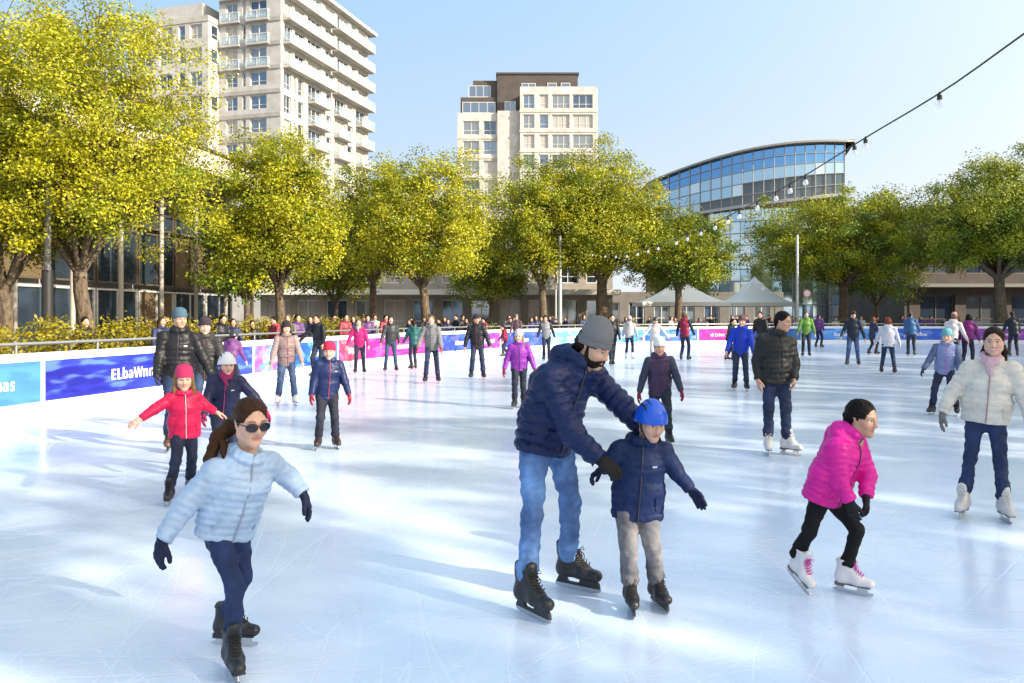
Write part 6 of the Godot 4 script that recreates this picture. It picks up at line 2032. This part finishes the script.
	person("person with a pale grey hooded jacket skating away", P(4.626, 0, 31.628), pose({h = 1.700, yaw = 161.7, ar = [17, 6, 8], al = [13, 7, 17], fr = [-0.070, 0.087], fl = [0.053, -0.109], crouch = 0.001, lean = 4.5, twist = 11.6, turn = -6.0, side = 0.3}), {h = 1.700, lod = 2, jacket = Color(0.420, 0.420, 0.430), trousers = Color(0.016, 0.030, 0.080), hair = ["long", Color(0.200, 0.160, 0.120)], hat = ["hood", Color(0.400, 0.400, 0.410)], boots = ["figure", Color(0.660, 0.650, 0.660)]}, "skaters on the ice")
	person("child in a white jacket and dark helmet behind the purple-jacketed child", P(4.862, 0, 27.200), pose({h = 1.666, ar = [37, 9, 31], al = [37, 7, 22], lean = 7.6, yaw = -10.1, fr = [-0.071, 0.060], fl = [0.065, -0.075], crouch = 0.009, twist = -3.0, turn = 17.7, side = 1.8}), {h = 1.666, lod = 2, jacket = Color(0.660, 0.620, 0.620), trousers = Color(0.500, 0.480, 0.520), hair = ["short", Color(0.026, 0.012, 0.007)], hat = ["helmet", Color(0.030, 0.030, 0.040)], gloves = Color(0.450, 0.100, 0.160), boots = ["figure", Color(0.660, 0.650, 0.660)], denim = false}, "skaters on the ice")
	person("child in a plum and slate jacket with a white knitted hat", P(1.914, 0, 10.709), pose({h = 1.419, fr = [-0.022, -0.149], fl = [0.119, 0.099], ar = [18, 1, 6], al = [19, 7, 18], lean = 9.5, yaw = -6.1, crouch = 0.022, twist = 4.2, turn = 4.5, side = -1.7}), {h = 1.419, lod = 1, jacket = Color(0.060, 0.035, 0.085), trousers = Color(0.014, 0.034, 0.060), skin = Color(0.480, 0.270, 0.180), hair = ["short", Color(0.026, 0.012, 0.007)], hat = ["beanie", Color(0.620, 0.640, 0.640)], gloves = Color(0.200, 0.020, 0.050), boots = ["figure", Color(0.013, 0.013, 0.016)], quilt = 0.005, len = 0.1, sleeve = Color(0.035, 0.045, 0.080)}, "skaters on the ice")
	person("person in a maroon vest and dark sleeves before the magenta advert", P(6.536, 0, 30.222), pose({h = 1.851, yaw = 152.8, ar = [21, 4, 13], al = [17, 1, 29], fr = [-0.060, 0.040], fl = [0.074, -0.020], crouch = 0.003, lean = 7.2, twist = -10.7, turn = -6.4, side = 2.8}), {h = 1.851, lod = 2, jacket = Color(0.240, 0.016, 0.055), trousers = Color(0.016, 0.030, 0.080), hair = ["long", Color(0.120, 0.070, 0.050)], boots = ["figure", Color(0.013, 0.013, 0.016)], sleeve = Color(0.020, 0.022, 0.035)}, "skaters on the ice")
	person("skater in dark green bending behind the royal blue jacket", P(8.160, 0, 30.222), pose({h = 1.624, yaw = 44.9, lean = 14.7, fr = [-0.049, 0.158], fl = [0.047, -0.073], ar = [13, 17, 23], al = [10, 16, 16], crouch = 0.01, twist = 10.5, turn = 10.3, side = 0.9}), {h = 1.624, lod = 2, jacket = Color(0.020, 0.045, 0.025), trousers = Color(0.014, 0.035, 0.050), hair = ["short", Color(0.026, 0.012, 0.007)], boots = ["figure", Color(0.013, 0.013, 0.016)]}, "skaters on the ice")
	person("boy in a royal blue jacket and dark cap skating alone", P(5.261, 0, 18.378), pose({h = 1.746, ar = [18, 5, 26], al = [10, 11, 23], fr = [-0.080, 0.058], fl = [0.069, 0.131], lean = 11.6, yaw = -16.0, crouch = 0.022, twist = -10.8, turn = -13.1, side = 2.8}), {h = 1.746, lod = 1, jacket = Color(0.010, 0.045, 0.500), trousers = Color(0.018, 0.036, 0.090), skin = Color(0.600, 0.360, 0.260), hair = ["short", Color(0.060, 0.026, 0.012)], hat = ["beanie", Color(0.100, 0.050, 0.060)], boots = ["figure", Color(0.013, 0.013, 0.016)], len = 0.1, quilt = 0.004}, "skaters on the ice")
	person("man in a black jacket standing behind the royal blue jacket", P(8.819, 0, 28.333), pose({h = 1.900, ar = [13, 4, 24], al = [16, 13, 12], yaw = -37.3, fr = [-0.064, -0.011], fl = [0.084, -0.052], crouch = 0.013, lean = 7.6, twist = -11.2, turn = 1.5, side = -2.8}), {h = 1.900, lod = 2, jacket = Color(0.014, 0.014, 0.018), trousers = Color(0.020, 0.025, 0.050), hair = ["short", Color(0.026, 0.012, 0.007)], boots = ["figure", Color(0.013, 0.013, 0.016)], skin = Color(0.480, 0.270, 0.180)}, "skaters on the ice")
	person("person in a lime green jacket near the far boards", P(12.190, 0, 33.171), pose({h = 1.900, ar = [15, 11, 24], al = [16, -3, 9], fr = [-0.065, 0.018], fl = [0.068, -0.019], yaw = -20.2, crouch = 0.007, lean = 7.8, twist = 11.0, turn = 14.1, side = 0.9}), {h = 1.900, lod = 2, jacket = Color(0.120, 0.260, 0.045), trousers = Color(0.014, 0.028, 0.045), hair = ["short", Color(0.200, 0.080, 0.040)], boots = ["figure", Color(0.013, 0.013, 0.016)], skin = Color(0.600, 0.360, 0.260)}, "skaters on the ice")
	person("man in a navy jacket and light jeans standing with arms out", P(11.594, 0, 27.200), pose({h = 1.900, ar = [20, 6, 27], al = [18, -5, 5], fr = [-0.093, 0.026], fl = [0.089, -0.024], yaw = -23.1, crouch = 0.019, lean = 5.7, twist = -5.3, turn = 16.0, side = 1.1}), {h = 1.900, lod = 2, jacket = Color(0.018, 0.024, 0.042), trousers = Color(0.060, 0.130, 0.270), hair = ["short", Color(0.026, 0.012, 0.007)], hat = ["beanie", Color(0.020, 0.018, 0.020)], boots = ["figure", Color(0.013, 0.013, 0.016)], skin = Color(0.480, 0.270, 0.180)}, "skaters on the ice")
	person("auburn-haired girl in a white jacket skating away from the camera", P(11.021, 0, 23.448), pose({h = 1.700, yaw = 152.8, ar = [16, 10, 26], al = [24, 8, 24], fr = [-0.102, -0.012], fl = [0.106, 0.068], crouch = 0.025, lean = 9.2, twist = -2.1, turn = -1.3, side = -0.6}), {h = 1.700, lod = 2, jacket = Color(0.580, 0.600, 0.680), trousers = Color(0.020, 0.046, 0.120), hair = ["long", Color(0.200, 0.055, 0.025)], boots = ["figure", Color(0.013, 0.013, 0.016)]}, "skaters on the ice")
	person("person in a denim blue jacket turned away by the pale panel", P(16.957, 0, 34.000), pose({h = 1.900, yaw = 158.5, ar = [21, 6, 37], al = [4, -1, 25], fr = [-0.068, -0.041], fl = [0.055, 0.028], crouch = 0.02, lean = 9.7, twist = -7.1, turn = -14.5, side = 2.1}), {h = 1.900, lod = 2, jacket = Color(0.035, 0.100, 0.240), trousers = Color(0.016, 0.028, 0.060), hair = ["short", Color(0.026, 0.012, 0.007)], boots = ["figure", Color(0.013, 0.013, 0.016)], hat = ["beanie", Color(0.060, 0.050, 0.070)]}, "skaters on the ice")
	person("child in a lilac-blue jacket and turquoise hat beside the smiling woman", P(7.453, 0, 13.737), pose({h = 1.477, yaw = -38.5, ar = [25, 6, 29], al = [9, 6, 21], fr = [-0.130, 0.064], fl = [0.107, -0.020], lean = 7.9, side = 5.2, crouch = 0.014, twist = 11.9, turn = 1.3}), {h = 1.477, lod = 1, jacket = Color(0.220, 0.260, 0.480), trousers = Color(0.018, 0.030, 0.085), skin = Color(0.600, 0.360, 0.260), hair = ["short", Color(0.060, 0.026, 0.012)], hat = ["beanie", Color(0.100, 0.320, 0.360)], gloves = Color(0.040, 0.050, 0.100), boots = ["figure", Color(0.013, 0.013, 0.016)], sleeve = Color(0.100, 0.140, 0.260), zip = Color(0.400, 0.100, 0.350)}, "skaters on the ice")
	person("person in a white jacket and pink hat behind the turquoise-hatted child", P(14.352, 0, 26.154), pose({h = 1.863, yaw = 131.2, ar = [20, 3, 25], al = [13, 0, 31], fr = [-0.075, 0.069], fl = [0.075, 0.008], crouch = 0.025, lean = 9.9, twist = 5.1, turn = 9.5, side = -3.4}), {h = 1.863, lod = 2, jacket = Color(0.660, 0.620, 0.620), trousers = Color(0.020, 0.030, 0.070), hair = ["long", Color(0.220, 0.120, 0.090)], hat = ["beanie", Color(0.500, 0.250, 0.280)], boots = ["figure", Color(0.660, 0.650, 0.660)]}, "skaters on the ice")
	person("dark-haired person in a plum jacket behind the smiling woman", P(14.908, 0, 26.154), pose({h = 1.798, yaw = 140.3, ar = [12, 5, 25], al = [11, 5, 16], fr = [-0.065, 0.047], fl = [0.083, -0.027], crouch = 0.014, lean = 7.2, twist = 10.5, turn = 1.5, side = -1.9}), {h = 1.798, lod = 2, jacket = Color(0.170, 0.016, 0.150), trousers = Color(0.020, 0.020, 0.050), hair = ["long", Color(0.010, 0.007, 0.006)], boots = ["figure", Color(0.013, 0.013, 0.016)]}, "skaters on the ice")
	person("person in a dark navy jacket and beanie seen from behind near the last panel", P(20.815, 0, 33.171), pose({h = 1.900, yaw = 157.9, ar = [7, 10, 20], al = [17, 3, 20], fr = [-0.073, 0.039], fl = [0.080, -0.008], crouch = 0.007, lean = 9.5, twist = -11.3, turn = -1.7, side = 3.1}), {h = 1.900, lod = 2, jacket = Color(0.014, 0.018, 0.030), trousers = Color(0.014, 0.018, 0.040), hair = ["short", Color(0.026, 0.012, 0.007)], hat = ["beanie", Color(0.020, 0.020, 0.030)], boots = ["figure", Color(0.013, 0.013, 0.016)]}, "skaters on the ice")
	person("distant skater in purple between the lime green and navy jackets", P(16.256, 0, 42.500), pose({h = 1.806, yaw = 129.1, fr = [-0.071, 0.055], fl = [0.067, -0.005], ar = [8, -1, 17], al = [17, 4, 27], crouch = 0.005, lean = 5.7, twist = 11.3, turn = 3.4, side = 1.6}), {h = 1.806, lod = 2, jacket = Color(0.100, 0.030, 0.160), trousers = Color(0.020, 0.020, 0.050), hair = ["short", Color(0.026, 0.012, 0.007)], boots = ["figure", Color(0.013, 0.013, 0.016)]}, "skaters on the ice")
	person("distant skater with auburn hair beside the navy jacket", P(15.692, 0, 34.872), pose({h = 1.700, yaw = 115.8, fr = [-0.078, 0.047], fl = [0.086, -0.017], ar = [18, 2, 28], al = [8, 13, 25], crouch = 0.024, lean = 11.7, twist = -13.8, turn = 3.2, side = 1.2}), {h = 1.700, lod = 2, jacket = Color(0.025, 0.030, 0.070), trousers = Color(0.020, 0.025, 0.060), hair = ["long", Color(0.200, 0.060, 0.030)], boots = ["figure", Color(0.013, 0.013, 0.016)]}, "skaters on the ice")
	person("distant skater in a dark helmet beside the left-hand boards", P(-6.330, 0, 17.895), pose({h = 1.387, yaw = 169.5, ar = [14, 5, 26], lean = 16.8, fr = [-0.081, 0.068], fl = [0.063, 0.015], al = [17, 0, 20], crouch = 0.015, twist = 12.4, turn = 14.4, side = -0.4}), {h = 1.387, lod = 2, jacket = Color(0.160, 0.050, 0.200), trousers = Color(0.030, 0.030, 0.060), hair = ["short", Color(0.026, 0.012, 0.007)], hat = ["helmet", Color(0.030, 0.035, 0.040)], boots = ["figure", Color(0.013, 0.013, 0.016)]}, "skaters on the ice")
	person("person in black reaching down over the blue panel of the boards", P(-5.292, 0, 21.935), pose({h = 1.755, yaw = -11.4, ar = [35, 17, 12], al = [15, 19, 17], lean = 11.2, fr = [-0.080, 0.014], fl = [0.077, -0.027], crouch = 0.006, twist = -7.6, turn = 7.6, side = -2.0}), {h = 1.755, lod = 2, jacket = Color(0.012, 0.014, 0.022), trousers = Color(0.020, 0.030, 0.060), hair = ["short", Color(0.026, 0.012, 0.007)], boots = ["figure", Color(0.013, 0.013, 0.016)], skin = Color(0.480, 0.270, 0.180)}, "skaters on the ice")
	spectators()

func spectators() -> void:
	var protos := []
	var looks := [
		[Color(0.02, 0.02, 0.03), Color(0.02, 0.02, 0.03), "person in a black coat watching from behind the boards"],
		[Color(0.03, 0.04, 0.11), Color(0.02, 0.02, 0.04), "person in a navy coat watching from behind the boards"],
		[Color(0.30, 0.05, 0.08), Color(0.02, 0.02, 0.03), "person in a dark red coat watching from behind the boards"],
		[Color(0.16, 0.14, 0.13), Color(0.03, 0.03, 0.04), "person in a grey-brown coat watching from behind the boards"],
		[Color(0.13, 0.06, 0.20), Color(0.02, 0.02, 0.04), "person in a violet coat watching from behind the boards"],
		[Color(0.45, 0.43, 0.44), Color(0.05, 0.05, 0.07), "person in a pale coat watching from behind the boards"],
	]
	var hairs := [Color(0.02, 0.012, 0.01), Color(0.06, 0.03, 0.02), Color(0.012, 0.01, 0.01), Color(0.16, 0.10, 0.05), Color(0.03, 0.02, 0.015), Color(0.07, 0.04, 0.03)]
	var r := RandomNumberGenerator.new()
	r.seed = 19
	# distance along the boards and how far behind them
	var n := board_pts.size()
	for k in 92:
		var t := 34.0 + 56.0 * (k + r.randf() * 0.8) / 92.0
		if k < 6:
			t = [33.5, 35.0, 40.0, 43.5, 47.0, 51.0][k]
		var q := mini(int(t), n - 3)
		var dv := (board_pts[q + 1] - board_pts[q]).normalized()
		var w := board_pts[q].lerp(board_pts[q + 1], t - int(t)) - Vector2(dv.y, -dv.x) * r.randf_range(0.85, 1.7 if k % 4 else 5.0)
		var l := r.randi() % 6 if k % 3 else r.randi() % 2
		var yaw := atan2(-w.x * 0.6, w.y) * 57.3 * 0.6 + r.randf_range(-50, 50)
		var hgt := r.randf_range(1.56, 1.80)
		if protos.size() < 6:
			l = protos.size()
		if protos.size() <= l:
			var o := person(looks[l][2], P(w.x, -0.02, w.y), pose({h = 1.70, yaw = 0.0, ar = [12, 10, 30], al = [10, 14, 40]}), {h = 1.70, lod = 2, jacket = looks[l][0], trousers = looks[l][1], hair = ["long" if l % 2 else "short", hairs[l]], shoes = true, hood = l % 2 == 0}, "spectators behind the boards")
			o.rotation_degrees.y = yaw
			protos.append(o)
		else:
			var o: Node3D = protos[l].duplicate()
			o.name = numbered("person")
			add_child(o)
			o.position = P(w.x, -0.02, w.y)
			o.rotation_degrees.y = yaw
			o.scale = Vector3.ONE * hgt / 1.70
